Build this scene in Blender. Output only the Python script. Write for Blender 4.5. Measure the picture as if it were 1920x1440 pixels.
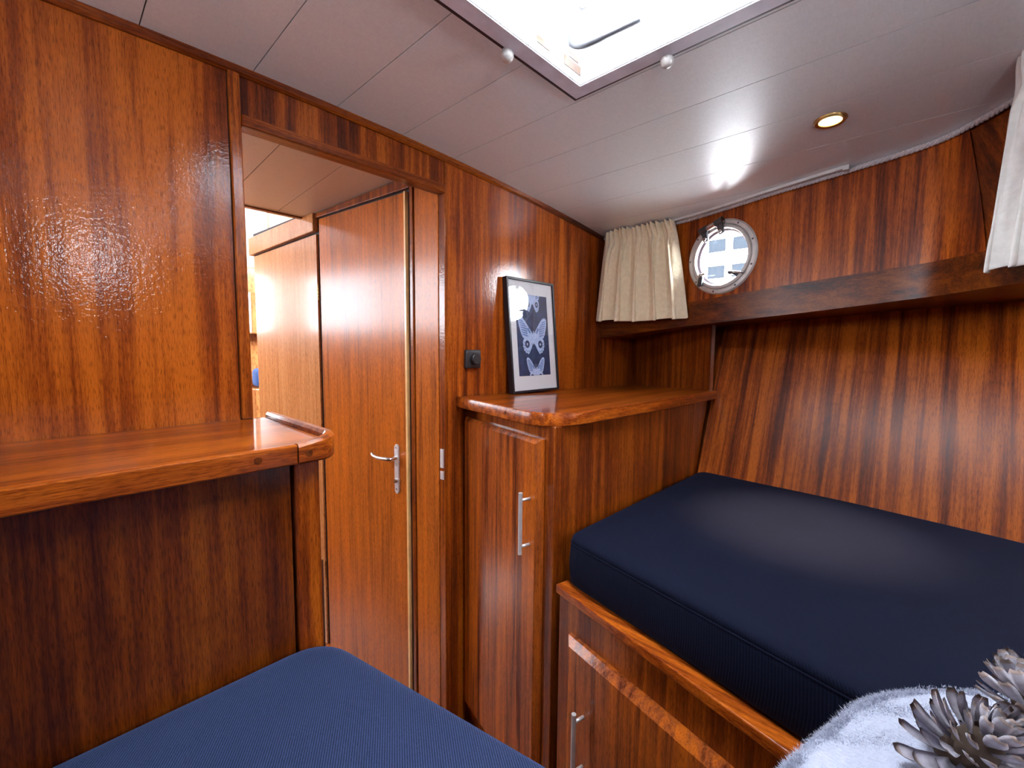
import bpy, bmesh, math, random
from mathutils import Vector, Matrix
random.seed(7)
S = bpy.context.scene
for o in list(bpy.data.objects): bpy.data.objects.remove(o)
COL = S.collection
# ------------------------------------------------------------------ camera, sky, lights, exposure
CAM = Vector((0, 0, 1.3))
def setup_camera():
    yaw, p, r = math.radians(43.324), math.radians(4.867), math.radians(0.554)
    f = Vector((math.cos(yaw)*math.cos(p), math.sin(yaw)*math.cos(p), -math.sin(p)))
    rt = Vector((math.sin(yaw), -math.cos(yaw), 0)); up = rt.cross(f)
    rt2 = math.cos(r)*rt + math.sin(r)*up; up2 = -math.sin(r)*rt + math.cos(r)*up
    m = Matrix((rt2, up2, -f)).transposed().to_4x4(); m.translation = CAM
    cd = bpy.data.cameras.new('camera'); cd.sensor_width = 36; cd.lens = 816.97/1920*36
    cd.clip_start = 0.02; cd.clip_end = 200
    co = bpy.data.objects.new('camera', cd); co.matrix_world = m; COL.objects.link(co); S.camera = co
setup_camera()
S.view_settings.view_transform = 'Standard'; S.view_settings.look = 'None'
S.view_settings.gamma = 1; S.view_settings.use_curve_mapping = False
S.view_settings.exposure = 0.35
SKY = 38.0
w = bpy.data.worlds.new('sky'); S.world = w; w.use_nodes = True
bg = w.node_tree.nodes['Background']; bg.inputs['Color'].default_value = (0.86, 0.93, 1.0, 1); bg.inputs['Strength'].default_value = SKY
def portal(loc, rot, sx, sy):
    l = bpy.data.lights.new('daylight_portal', 'AREA'); l.shape = 'RECTANGLE'; l.size = sx; l.size_y = sy
    l.cycles.is_portal = True
    o = bpy.data.objects.new('daylight_portal', l); o.location = loc; o.rotation_euler = rot; COL.objects.link(o)
PI = math.pi
XC = 0.64                       # centre line of the boat; the hull is mirrored about it
portal((0.652, 0.39, 2.14), (0, 0, 0), 0.62, 0.62)                  # roof hatch
portal((1.915, 0.63, 1.66), (PI/2, 0, PI/2-0.252), 0.27, 0.27)      # right porthole
portal((2*XC-1.915, 0.63, 1.66), (PI/2, 0, -PI/2+0.252), 0.27, 0.27)    # left porthole
portal((1.15, -0.50, 1.69), (PI/2, 0, math.atan2(-0.245, -0.33)+PI), 0.27, 0.27)       # unseen bow portholes added to brighten the ceiling; right one inferred from its curtain
portal((2*XC-1.15, -0.50, 1.69), (PI/2, 0, math.atan2(0.245, -0.33)+PI), 0.27, 0.27)
portal((-1.08, 3.5, 1.75), (0, -PI/2, 0), 0.6, 2.4)                # saloon side window
portal((0.3, 5.08, 1.75), (PI/2, 0, 0), 2.2, 0.6)                  # saloon end window
def spot(name, loc, power, size, col, blend=0.6, rad=0.02):
    l = bpy.data.lights.new(name, 'SPOT'); l.energy = power; l.spot_size = math.radians(size); l.spot_blend = blend
    l.color = col; l.shadow_soft_size = rad
    o = bpy.data.objects.new(name, l); o.location = loc; COL.objects.link(o)
WARM = (1.0, 0.72, 0.42)

# ------------------------------------------------------------------ materials
def nt(name):
    m = bpy.data.materials.new(name); m.use_nodes = True
    t = m.node_tree; b = t.nodes['Principled BSDF']
    return m, t, b
def N(t, typ, **kw):
    n = t.nodes.new(typ)
    for k, v in kw.items():
        if k in n.inputs: n.inputs[k].default_value = v
        else: setattr(n, k, v)
    return n
def ramp(t, src, stops):
    r = t.nodes.new('ShaderNodeValToRGB'); e = r.color_ramp.elements
    while len(e) < len(stops): e.new(0.5)
    for el, (p, c) in zip(e, stops): el.position = p; el.color = (*c, 1) if len(c) == 3 else c
    t.links.new(src, r.inputs[0]); return r.outputs[0]
def noise(t, vec, scale, detail=2, rough=0.5, dist=0.0, vscale=(1, 1, 1)):
    mp = N(t, 'ShaderNodeMapping'); mp.inputs['Scale'].default_value = vscale; t.links.new(vec, mp.inputs[0])
    n = N(t, 'ShaderNodeTexNoise'); n.inputs['Scale'].default_value = scale; n.inputs['Detail'].default_value = detail
    n.inputs['Roughness'].default_value = rough; n.inputs['Distortion'].default_value = dist
    t.links.new(mp.outputs[0], n.inputs['Vector']); return n.outputs[0]
def mathn(t, op, a, b):
    n = N(t, 'ShaderNodeMath'); n.operation = op
    for i, x in enumerate((a, b)):
        if isinstance(x, (int, float)): n.inputs[i].default_value = x
        else: t.links.new(x, n.inputs[i])
    return n.outputs[0]
def mixc(t, fac, a, b, mode='MIX'):
    n = N(t, 'ShaderNodeMix'); n.data_type = 'RGBA'; n.blend_type = mode
    for s, x in ((0, fac), (6, a), (7, b)):
        if isinstance(x, (int, float)): n.inputs[s].default_value = x
        elif isinstance(x, tuple): n.inputs[s].default_value = (*x, 1)
        else: t.links.new(x, n.inputs[s])
    return n.outputs[2]
LIGHT, MID, DARK = (0.46, 0.108, 0.009), (0.24, 0.044, 0.005), (0.085, 0.014, 0.004)
def wood(name, axis='z', k=1.0, rib=26, light=LIGHT, mid=MID, dark=DARK, rough=0.28, coat=0.65, croug=0.07, peel=0.35,
         across=(1, 1, 1), off=(0, 0, 0), lean=0.0, contrast=1.0):
    """varnished ribbon-striped mahogany, grain along the given axis"""
    m, t, b = nt(name)
    tc = N(t, 'ShaderNodeTexCoord'); mp = N(t, 'ShaderNodeMapping'); mp.inputs['Location'].default_value = off
    if lean: mp.inputs['Rotation'].default_value = (lean, 0, 0)
    t.links.new(tc.outputs['Object'], mp.inputs[0]); v = mp.outputs[0]
    def ax(al):   # scale vector with the grain axis stretched
        s = list(across); s['xyz'.index(axis)] = al; return tuple(s)
    a = noise(t, v, rib, 2.5, 0.55, 0.25, ax(0.035))
    a2 = noise(t, v, rib*0.3, 1.5, 0.5, 0.3, ax(0.08))
    g = noise(t, v, 190, 3, 0.6, 0, ax(0.03))
    mot = noise(t, v, 70, 2, 0.5, 0.5, ax(0.35))
    pore = noise(t, v, 650, 2, 0.5, 0, ax(0.09))
    s = mathn(t, 'ADD', mathn(t, 'MULTIPLY', a, 0.62*contrast), mathn(t, 'MULTIPLY', a2, 0.38*contrast))
    s = mathn(t, 'ADD', s, mathn(t, 'MULTIPLY', mathn(t, 'SUBTRACT', g, 0.5), 0.28))
    s = mathn(t, 'ADD', s, mathn(t, 'MULTIPLY', mathn(t, 'SUBTRACT', mot, 0.5), 0.09))
    s = mathn(t, 'ADD', s, 0.5*(1-contrast))
    c = ramp(t, s, [(0.37, dark), (0.48, mid), (0.60, light)])
    pr = ramp(t, pore, [(0.36, (0.45, 0.4, 0.4)), (0.5, (1, 1, 1))])
    c = mixc(t, 0.75, c, pr, 'MULTIPLY')
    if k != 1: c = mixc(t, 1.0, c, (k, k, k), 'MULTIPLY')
    t.links.new(c, b.inputs['Base Color'])
    b.inputs['Roughness'].default_value = rough
    b.inputs['Coat Weight'].default_value = coat; b.inputs['Coat Roughness'].default_value = croug
    b.inputs['Coat IOR'].default_value = 1.45; b.inputs['Specular IOR Level'].default_value = 0.12
    pe = noise(t, v, 130, 2, 0.6)
    h = mathn(t, 'ADD', mathn(t, 'MULTIPLY', pe, 1.0), mathn(t, 'MULTIPLY', g, 0.25))
    bp = N(t, 'ShaderNodeBump'); bp.inputs['Strength'].default_value = peel; bp.inputs['Distance'].default_value = 0.0012
    t.links.new(h, bp.inputs['Height']); t.links.new(bp.outputs[0], b.inputs['Coat Normal'])
    bp2 = N(t, 'ShaderNodeBump'); bp2.inputs['Strength'].default_value = peel*0.6; bp2.inputs['Distance'].default_value = 0.0008
    t.links.new(h, bp2.inputs['Height']); t.links.new(bp2.outputs[0], b.inputs['Normal'])
    return m
def plain(name, col, rough=0.5, metal=0.0, coat=0.0, nscale=0, namp=0.1, bump=0.0, bscale=200, bdist=0.001, sheen=0.0, spec=0.5):
    m, t, b = nt(name)
    tc = N(t, 'ShaderNodeTexCoord'); v = tc.outputs['Object']
    n = noise(t, v, nscale or 30, 3)
    c = ramp(t, n, [(0.3, tuple(x*(1-namp) for x in col)), (0.7, tuple(min(1, x*(1+namp)) for x in col))])
    t.links.new(c, b.inputs['Base Color'])
    b.inputs['Roughness'].default_value = rough; b.inputs['Metallic'].default_value = metal
    b.inputs['Coat Weight'].default_value = coat; b.inputs['Sheen Weight'].default_value = sheen
    b.inputs['Specular IOR Level'].default_value = spec
    if bump:
        h = noise(t, v, bscale, 3); bp = N(t, 'ShaderNodeBump'); bp.inputs['Strength'].default_value = bump
        bp.inputs['Distance'].default_value = bdist; t.links.new(h, bp.inputs['Height']); t.links.new(bp.outputs[0], b.inputs['Normal'])
    return m
def fabric(name, c1, c2, pitch, rot, sheen=0.3, rough=0.85):
    """ribbed upholstery cloth: fine diagonal ribs"""
    m, t, b = nt(name)
    tc = N(t, 'ShaderNodeTexCoord'); mp = N(t, 'ShaderNodeMapping'); mp.inputs['Rotation'].default_value = (0, 0, rot)
    t.links.new(tc.outputs['Object'], mp.inputs[0]); v = mp.outputs[0]
    wv = N(t, 'ShaderNodeTexWave'); wv.inputs['Scale'].default_value = 0.314/pitch; wv.inputs['Distortion'].default_value = 0.8
    wv.inputs['Detail'].default_value = 2; wv.inputs['Detail Scale'].default_value = 30; t.links.new(v, wv.inputs['Vector'])
    fl = noise(t, v, 900, 2, 0.7, 0, (1, 0.4, 1)); big = noise(t, v, 3, 2)
    s = mathn(t, 'ADD', mathn(t, 'MULTIPLY', wv.outputs['Fac'], 0.45), mathn(t, 'MULTIPLY', fl, 0.55))
    c = ramp(t, s, [(0.25, c1), (0.75, c2)])
    c = mixc(t, 0.5, c, ramp(t, big, [(0.3, (0.75, 0.75, 0.78)), (0.7, (1, 1, 1))]), 'MULTIPLY')
    t.links.new(c, b.inputs['Base Color']); b.inputs['Roughness'].default_value = rough
    b.inputs['Sheen Weight'].default_value = sheen; b.inputs['Sheen Roughness'].default_value = 0.4
    b.inputs['Sheen Tint'].default_value = (0.35, 0.5, 0.95, 1)
    b.inputs['Specular IOR Level'].default_value = 0.1
    bp = N(t, 'ShaderNodeBump'); bp.inputs['Strength'].default_value = 0.6; bp.inputs['Distance'].default_value = 0.001
    t.links.new(s, bp.inputs['Height']); t.links.new(bp.outputs[0], b.inputs['Normal'])
    return m
def glass(name, tint=(1, 1, 1), refl=0.07):
    m = bpy.data.materials.new(name); m.use_nodes = True; t = m.node_tree; t.nodes.clear()
    o = N(t, 'ShaderNodeOutputMaterial'); mx = N(t, 'ShaderNodeMixShader'); mx.inputs[0].default_value = refl
    a = N(t, 'ShaderNodeBsdfTransparent'); a.inputs[0].default_value = (*tint, 1)
    g = N(t, 'ShaderNodeBsdfGlossy'); g.inputs['Roughness'].default_value = 0.02
    t.links.new(a.outputs[0], mx.inputs[1]); t.links.new(g.outputs[0], mx.inputs[2]); t.links.new(mx.outputs[0], o.inputs[0])
    return m
def emit(name, col, st):
    m, t, b = nt(name); b.inputs['Base Color'].default_value = (*col, 1)
    b.inputs['Emission Color'].default_value = (*col, 1); b.inputs['Emission Strength'].default_value = st; return m

M_BULK = wood('mahogany_bulkhead', 'z', 1.0, 24, peel=0.5)
M_BULKR = wood('mahogany_bulkhead_right', 'z', 1.05, 38, off=(3, 0, 0), peel=0.3, contrast=0.75)
M_HEAD = wood('mahogany_header', 'z', 0.85, 36, off=(5, 0, 1))
M_DOOR = wood('sapele_door', 'z', 1.3, 60, contrast=0.6, mid=(0.34, 0.085, 0.011), dark=(0.17, 0.038, 0.007), coat=0.45, croug=0.16, peel=0.15, across=(0.3, 1, 1))
M_CAB = wood('mahogany_locker', 'z', 0.72, 34, contrast=0.75, off=(1, 2, 0), croug=0.16, peel=0.25)
M_CABDOOR = wood('mahogany_locker_door', 'z', 1.1, 46, contrast=0.8, mid=(0.27, 0.064, 0.014), off=(2, 2, 0), croug=0.14, peel=0.2)
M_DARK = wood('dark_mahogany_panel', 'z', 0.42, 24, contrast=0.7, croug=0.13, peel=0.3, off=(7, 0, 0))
M_TOP = wood('mahogany_top', 'x', 1.0, 30, contrast=0.75, croug=0.04, peel=0.1)
M_TRIMX = wood('mahogany_trim_long', 'x', 0.7, 30, contrast=0.8, peel=0.3)
M_EDGE = wood('mahogany_edge', 'x', 1.0, 60, contrast=0.7, peel=0.3, croug=0.14, coat=0.4)
M_TRIMY = wood('mahogany_trim_fore_aft', 'y', 0.8, 40, contrast=0.8, peel=0.3, croug=0.1)
M_RAIL = wood('mahogany_berth_rail', 'y', 1.1, 40, contrast=0.8, peel=0.3, croug=0.1)
M_TRIMZ = wood('mahogany_stile', 'z', 0.85, 60, contrast=0.6, peel=0.4)
M_HULL = wood('striped_hull_veneer', 'z', 0.82, 36, across=(0, 1, 1), off=(0, 4.2, 0), croug=0.35, coat=0.1, peel=0.15, contrast=1.0)
M_HULLUP = wood('striped_upper_hull', 'z', 1.05, 40, across=(0.3, 1, 1), off=(0, 1.3, 0), croug=0.3, coat=0.25, peel=0.15, contrast=0.9)
M_HULLBOW = wood('bow_hull_veneer', 'z', 0.6, 26, across=(0.3, 1, 1), off=(0, 2.3, 0), croug=0.3, coat=0.25, peel=0.15, lean=0.35)
M_LEDGE = wood('dark_ledge', 'y', 0.42, 34, contrast=0.8, off=(0, 0, 3), croug=0.3, coat=0.25, peel=0.2)
M_PALE = wood('pale_veneer', 'z', 1.25, 60, contrast=0.5, mid=(0.42, 0.16, 0.05), light=(0.5, 0.22, 0.08), dark=(0.3, 0.1, 0.03), croug=0.12, peel=0.1, across=(0.3, 1, 1))  # paler wood colours for the far passage panel and the saloon
def ceiling_mat(name, col, coat=0.5, rough=0.42):
    m, t, b = nt(name)
    tc = N(t, 'ShaderNodeTexCoord'); v = tc.outputs['Object']
    n = noise(t, v, 260, 3, 0.6, 0, (0.25, 1, 1)); n2 = noise(t, v, 260, 3, 0.6, 0, (1, 0.25, 1))
    s = mathn(t, 'MULTIPLY', mathn(t, 'ADD', n, n2), 0.5)
    c = ramp(t, s, [(0.35, tuple(x*0.9 for x in col)), (0.65, col)])
    t.links.new(c, b.inputs['Base Color']); b.inputs['Roughness'].default_value = rough
    b.inputs['Coat Weight'].default_value = coat; b.inputs['Coat Roughness'].default_value = 0.25
    bp = N(t, 'ShaderNodeBump'); bp.inputs['Strength'].default_value = 0.25; bp.inputs['Distance'].default_value = 0.0004
    t.links.new(s, bp.inputs['Height']); t.links.new(bp.outputs[0], b.inputs['Normal'])
    return m
M_CEIL = ceiling_mat('off_white_headliner', (0.82, 0.85, 0.87))
M_CEIL2 = ceiling_mat('cream_passage_headliner', (0.74, 0.68, 0.58))
M_DARKGAP = plain('dark_joint', (0.03, 0.022, 0.02), 0.8)
M_GASKET = plain('hatch_gasket', (0.045, 0.022, 0.035), 0.5)
M_FLANGE = plain('grey_hatch_flange', (0.7, 0.68, 0.78), 0.35, coat=0.3)
M_LINER = plain('white_hatch_liner', (0.85, 0.85, 0.86), 0.4)
M_PEACH = wood('hatch_liner_wood', 'y', 1.0, 40, contrast=0.4, light=(0.10, 0.05, 0.026), mid=(0.08, 0.038, 0.02), dark=(0.06, 0.028, 0.014))
M_STEEL = plain('stainless_steel', (0.62, 0.61, 0.6), 0.25, 1.0, bump=0.05, bscale=300)
M_BRUSH = plain('brushed_steel', (0.72, 0.71, 0.72), 0.4, 0.55)
M_ALU = plain('satin_aluminium', (0.62, 0.59, 0.57), 0.42, 0.35)
M_BRASS = plain('aged_brass', (0.5, 0.33, 0.13), 0.35, 1.0)
M_DKMETAL = plain('dark_grey_metal', (0.09, 0.09, 0.1), 0.35, 0.6)
M_GLASS = glass('window_glass'); M_GLASST = glass('dimming_saloon_glass', (0.7, 0.7, 0.71))  # grey tint added to the saloon panes to cut daylight in the passage
M_RUBBER = plain('porthole_seal', (0.1, 0.07, 0.09), 0.5)
M_SWITCH = plain('anthracite_plastic', (0.022, 0.02, 0.022), 0.4)
M_BLACK = plain('black_frame_paint', (0.012, 0.01, 0.014), 0.35)
M_MAT = plain('white_mount_card', (0.72, 0.72, 0.76), 0.7, nscale=300, namp=0.02)
M_NAVYP = plain('navy_print', (0.014, 0.03, 0.1), 0.6, nscale=40, namp=0.35)
M_WING = plain('pale_blue_ink', (0.42, 0.52, 0.78), 0.6, nscale=260, namp=0.3)
M_WING2 = plain('mid_blue_ink', (0.12, 0.2, 0.45), 0.6, nscale=260, namp=0.3)
M_CURT = plain('cream_crinkle_cotton', (0.96, 0.83, 0.6), 0.85, nscale=60, namp=0.06, bump=1.0, bscale=75, bdist=0.004, sheen=0.3)
M_CURTW = plain('white_crinkle_cotton', (0.86, 0.84, 0.8), 0.85, nscale=60, namp=0.05, bump=0.9, bscale=55, bdist=0.004, sheen=0.3)
M_NET = plain('white_curtain_cloth', (0.9, 0.9, 0.88), 0.9)
M_ROPE = plain('white_rope_yarn', (0.62, 0.56, 0.58), 0.8, nscale=200, namp=0.2, bump=0.5, bscale=500)
M_TRACK = plain('white_plastic_track', (0.75, 0.73, 0.73), 0.35)
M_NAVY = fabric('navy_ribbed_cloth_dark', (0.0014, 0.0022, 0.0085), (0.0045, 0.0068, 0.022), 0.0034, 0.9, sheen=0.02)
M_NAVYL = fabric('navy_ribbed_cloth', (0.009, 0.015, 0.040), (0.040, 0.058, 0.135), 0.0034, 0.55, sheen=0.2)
M_TOWEL = plain('pale_blue_fleece', (0.38, 0.41, 0.52), 0.95, nscale=120, namp=0.06, bump=0.8, bscale=260, bdist=0.004, sheen=0.15)
M_CONE = plain('greyed_cone_scale', (0.42, 0.40, 0.46), 0.8, nscale=70, namp=0.4, bump=0.4, bscale=200)
M_CONECORE = plain('brown_cone_core', (0.05, 0.03, 0.02), 0.9)
M_CONETIP = plain('brown_scale_tip', (0.34, 0.26, 0.24), 0.8, nscale=90, namp=0.5)
M_LITEDGE = plain('lit_door_edge_tone', (0.85, 0.5, 0.2), 0.3, coat=0.5)  # pale tone stands in for light catching the door's edge
M_FLOOR = wood('sole_boards', 'y', 0.6, 30)
M_WHITE = plain('white_render', (0.85, 0.86, 0.9), 0.7)
M_PANEBLUE = plain('far_window_glass', (0.0125, 0.0150, 0.0185), 0.9, spec=0.0)
M_BLUE = plain('blue_cushion_cloth', (0.05, 0.11, 0.3), 0.8)
M_BULB = emit('lamp_bulb', (1.0, 0.74, 0.36), 5)

# ------------------------------------------------------------------ geometry helpers
ORIG = {}
def setp(o, label=None, cat=None, group=None, kind=None):
    if label: o['label'] = label
    if cat: o['category'] = cat
    if group: o['group'] = group
    if kind: o['kind'] = kind
    return o
def thing(name, label, cat, loc=(0, 0, 0), group=None, rot=None):
    o = bpy.data.objects.new(name, None); COL.objects.link(o); o.location = loc; o.empty_display_size = 0.05
    if rot: o.rotation_euler = rot
    ORIG[o.name] = Vector(loc); return setp(o, label, cat, group)
def obj(name, bm, mats, parent=None, smooth=False, local=False, kind=None, label=None, autosmooth=None):
    me = bpy.data.meshes.new(name)
    org = Vector((0, 0, 0)) if (parent is None or local) else ORIG[parent.name]
    if org.length > 0: bmesh.ops.translate(bm, verts=bm.verts, vec=-org)
    bmesh.ops.recalc_face_normals(bm, faces=bm.faces)
    bm.to_mesh(me); bm.free()
    for m in (mats if isinstance(mats, (list, tuple)) else [mats]): me.materials.append(m)
    if smooth:
        for p in me.polygons: p.use_smooth = True
        if autosmooth: me.set_sharp_from_angle(angle=math.radians(autosmooth))
    o = bpy.data.objects.new(name, me); COL.objects.link(o)
    if parent is not None: o.parent = parent
    ORIG[o.name] = org if not local else Vector((0, 0, 0))
    return setp(o, label=label, kind=kind)
def struct(name, bm, mats, **kw): return obj(name, bm, mats, kind='structure', **kw)
def BM(): return bmesh.new()
def face(bm, pts, mi=0):
    f = bm.faces.new([bm.verts.new(p) for p in pts]); f.material_index = mi; return f
def prism(bm, pts, ext, bev=0.0, seg=2, mi=0):
    """closed solid from a planar polygon extruded along ext"""
    ext = Vector(ext); n = len(pts)
    a = [bm.verts.new(p) for p in pts]; b = [bm.verts.new(Vector(p)+ext) for p in pts]
    fs = [bm.faces.new(a), bm.faces.new(b[::-1])]
    for i in range(n): fs.append(bm.faces.new([a[i], b[i], b[(i+1) % n], a[(i+1) % n]]))
    for f in fs: f.material_index = mi
    if bev:
        es = list({e for f in fs for e in f.edges})
        r = bmesh.ops.bevel(bm, geom=es, offset=bev, segments=seg, affect='EDGES', profile=0.5)
        for f in r['faces']: f.material_index = mi
def box(bm, lo, hi, bev=0.0, seg=2, mi=0):
    x0, y0, z0 = lo; x1, y1, z1 = hi
    prism(bm, [(x0, y0, z0), (x1, y0, z0), (x1, y1, z0), (x0, y1, z0)], (0, 0, z1-z0), bev, seg, mi)
def frame_axes(d):
    d = Vector(d).normalized(); u = d.cross(Vector((0, 0, 1)) if abs(d.z) < 0.9 else Vector((1, 0, 0))).normalized()
    return u, u.cross(d).normalized(), d
def lathe(bm, prof, c, axis, seg=24, mi=0, cap=True):
    """prof: list of (radius, distance along axis)"""
    u, v, d = frame_axes(axis); c = Vector(c); rings = []
    for r, h in prof:
        rings.append([bm.verts.new(c+d*h+(u*math.cos(2*PI*i/seg)+v*math.sin(2*PI*i/seg))*max(r, 1e-4)) for i in range(seg)])
    for a, b in zip(rings[:-1], rings[1:]):
        for i in range(seg):
            f = bm.faces.new([a[i], a[(i+1) % seg], b[(i+1) % seg], b[i]]); f.material_index = mi
    if cap:
        f = bm.faces.new(rings[0][::-1]); f.material_index = mi; f = bm.faces.new(rings[-1]); f.material_index = mi
def ringlathe(bm, prof, c, axis, seg=48, mi=0):
    u, v, d = frame_axes(axis); c = Vector(c); rings = []
    for r, h in prof:
        rings.append([bm.verts.new(c+d*h+(u*math.cos(2*PI*i/seg)+v*math.sin(2*PI*i/seg))*r) for i in range(seg)])
    for k in range(len(rings)):
        a, b = rings[k], rings[(k+1) % len(rings)]
        for i in range(seg):
            f = bm.faces.new([a[i], a[(i+1) % seg], b[(i+1) % seg], b[i]]); f.material_index = mi
def tube(bm, path, r, seg=12, mi=0):
    P = [Vector(p) for p in path]; rings = []; prev = None
    for i, p in enumerate(P):
        d = (P[min(i+1, len(P)-1)]-P[max(i-1, 0)]).normalized()
        if prev is None: u = frame_axes(d)[0]; v = d.cross(u)
        else:
            u = (prev - d*prev.dot(d)).normalized(); v = d.cross(u)
        prev = u; rr = r[i] if isinstance(r, (list, tuple)) else r
        rings.append([bm.verts.new(p+(u*math.cos(2*PI*k/seg)+v*math.sin(2*PI*k/seg))*rr) for k in range(seg)])
    for a, b in zip(rings[:-1], rings[1:]):
        for k in range(seg):
            f = bm.faces.new([a[k], a[(k+1) % seg], b[(k+1) % seg], b[k]]); f.material_index = mi
    bm.faces.new(rings[0][::-1]).material_index = mi; bm.faces.new(rings[-1]).material_index = mi
def catmull(pts, n):
    P = [Vector(p) for p in pts]; P = [2*P[0]-P[1]]+P+[2*P[-1]-P[-2]]; out = []
    for i in range(1, len(P)-2):
        for k in range(n):
            s = k/n; a, b, c, d = P[i-1:i+3]
            out.append(0.5*((2*b)+(c-a)*s+(2*a-5*b+4*c-d)*s*s+(3*b-a-3*c+d)*s**3))
    out.append(P[-2]); return out
def lerp(a, b, t): return a+(b-a)*t
def interp(tab, y):
    """piecewise linear lookup; tab sorted by decreasing y"""
    if y >= tab[0][0]: return tab[0][1]
    for (a, va), (b, vb) in zip(tab[:-1], tab[1:]):
        if y >= b: return lerp(vb, va, (y-b)/(a-b))
    return tab[-1][1]
FZ = -0.13                                    # cabin sole
def cz(x): return 1.9396 - 0.0417*(x-0.42)**2  # underside of the cambered deckhead

# ------------------------------------------------------------------ floor
bm = BM(); box(bm, (-1.6, -1.6, FZ-0.05), (2.9, 5.4, FZ)); struct('floor', bm, M_FLOOR)

# ------------------------------------------------------------------ ceiling: deck slab with hatch opening, planks below
HX0, HX1, HY0, HY1 = 0.385, 0.915, 0.125, 0.65      # hatch opening
def rects_minus(x0, x1, y0, y1):
    if x1 <= HX0 or x0 >= HX1: return [(x0, x1, y0, y1)]
    out = []
    if x0 < HX0: out.append((x0, HX0, y0, y1))
    if x1 > HX1: out.append((HX1, x1, y0, y1))
    a, b = max(x0, HX0), min(x1, HX1)
    out += [(a, b, y0, HY0), (a, b, HY1, y1)]
    return out
def camber_piece(bm, x0, x1, y0, y1, t0, t1, n=3):
    for i in range(n):
        a, b = lerp(x0, x1, i/n), lerp(x0, x1, (i+1)/n)
        vs = [(a, y0, cz(a)+t0), (b, y0, cz(b)+t0), (b, y1, cz(b)+t0), (a, y1, cz(a)+t0)]
        us = [(x, y, z+t1-t0) for x, y, z in vs]
        va = [bm.verts.new(p) for p in vs]; vb = [bm.verts.new(p) for p in us]
        bm.faces.new(va[::-1]); bm.faces.new(vb)
        bm.faces.new([va[0], va[1], vb[1], vb[0]]); bm.faces.new([va[2], va[3], vb[3], vb[2]])
        if i == 0: bm.faces.new([va[3], va[0], vb[0], vb[3]])
        if i == n-1: bm.faces.new([va[1], va[2], vb[2], vb[1]])
bm = BM()
for i in range(12):
    a, b = -0.70+i*0.2225, -0.70+(i+1)*0.2225
    for r in rects_minus(a, b, -1.5, 1.23): camber_piece(bm, *r, 0.008, 0.05, 1)
ceil = struct('ceiling', bm, M_DARKGAP)
g = 0.0011
xs = [-0.66, -0.44, -0.24, -0.04, 0.16, 0.365, 0.567, 0.769, 0.965, 1.16, 1.362, 1.56, 1.76, 1.96]
for a, b in zip(xs[:-1], xs[1:]):
    bm = BM()
    for r in rects_minus(a+g, b-g, -1.3, 1.205): camber_piece(bm, *r, 0.0, 0.0079)
    bmesh.ops.remove_doubles(bm, verts=bm.verts, dist=1e-5)
    o = obj('plank', bm, M_CEIL, ceil)

# ------------------------------------------------------------------ aft bulkhead with the doorway
YB = 1.2; OX0, OX1, OZ = 0.337, 0.934, 1.808
bm = BM()
box(bm, (-1.1, YB+0.004, FZ), (OX0-0.003, YB+0.03, 1.965)); box(bm, (OX1+0.003, YB+0.004, FZ), (2.6, YB+0.03, 1.965))
box(bm, (OX0-0.003, YB+0.004, OZ+0.004), (OX1+0.003, YB+0.03, 1.965))
wall = struct('wall_aft', bm, M_DARKGAP)
bm = BM(); box(bm, (-0.9, YB, FZ), (0.3105, YB+0.005, 1.945)); obj('veneer_panel', bm, M_BULK, wall)
bm = BM()
for a, b in ((0.338, 0.535), (0.5355, 0.72), (0.7205, 0.9315)): box(bm, (a, YB, 1.833), (b, YB+0.005, 1.945))
obj('veneer_panel', bm, M_HEAD, wall)
bm = BM(); box(bm, (0.936, YB, FZ), (1.42, YB+0.005, 1.945)); obj('veneer_panel', bm, M_BULKR, wall)
bm = BM(); box(bm, (1.421, YB, FZ), (2.55, YB+0.005, 1.945)); obj('veneer_panel', bm, M_BULKR, wall)
bm = BM(); box(bm, (0.3125, YB-0.008, 1.118), (OX0, YB+0.03, 1.94), 0.003); obj('door_post', bm, M_TRIMZ, wall)
bm = BM(); box(bm, (OX1-0.001, YB-0.003, FZ), (OX1+0.012, YB+0.03, 1.94), 0.002); obj('door_post', bm, M_TRIMZ, wall)
bm = BM(); box(bm, (OX0, YB-0.012, OZ), (OX1-0.004, YB+0.032, OZ+0.026), 0.003); obj('lintel', bm, M_TRIMX, wall)
# cambered cornice under the deckhead
bm = BM(); n = 26
pr_ = [(YB-0.011, -0.0), (YB-0.011, -0.014), (YB-0.006, -0.019), (YB, -0.019), (YB, 0.0)]
rings = []
for i in range(n+1):
    x = lerp(-0.66, 1.92, i/n); rings.append([bm.verts.new((x, y, cz(x)+dz)) for y, dz in pr_])
for a, b in zip(rings[:-1], rings[1:]):
    for k in range(5): bm.faces.new([a[k], b[k], b[(k+1) % 5], a[(k+1) % 5]])
bm.faces.new(rings[0]); bm.faces.new(rings[-1][::-1])
struct('trim_1', bm, M_TRIMX)

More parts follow.
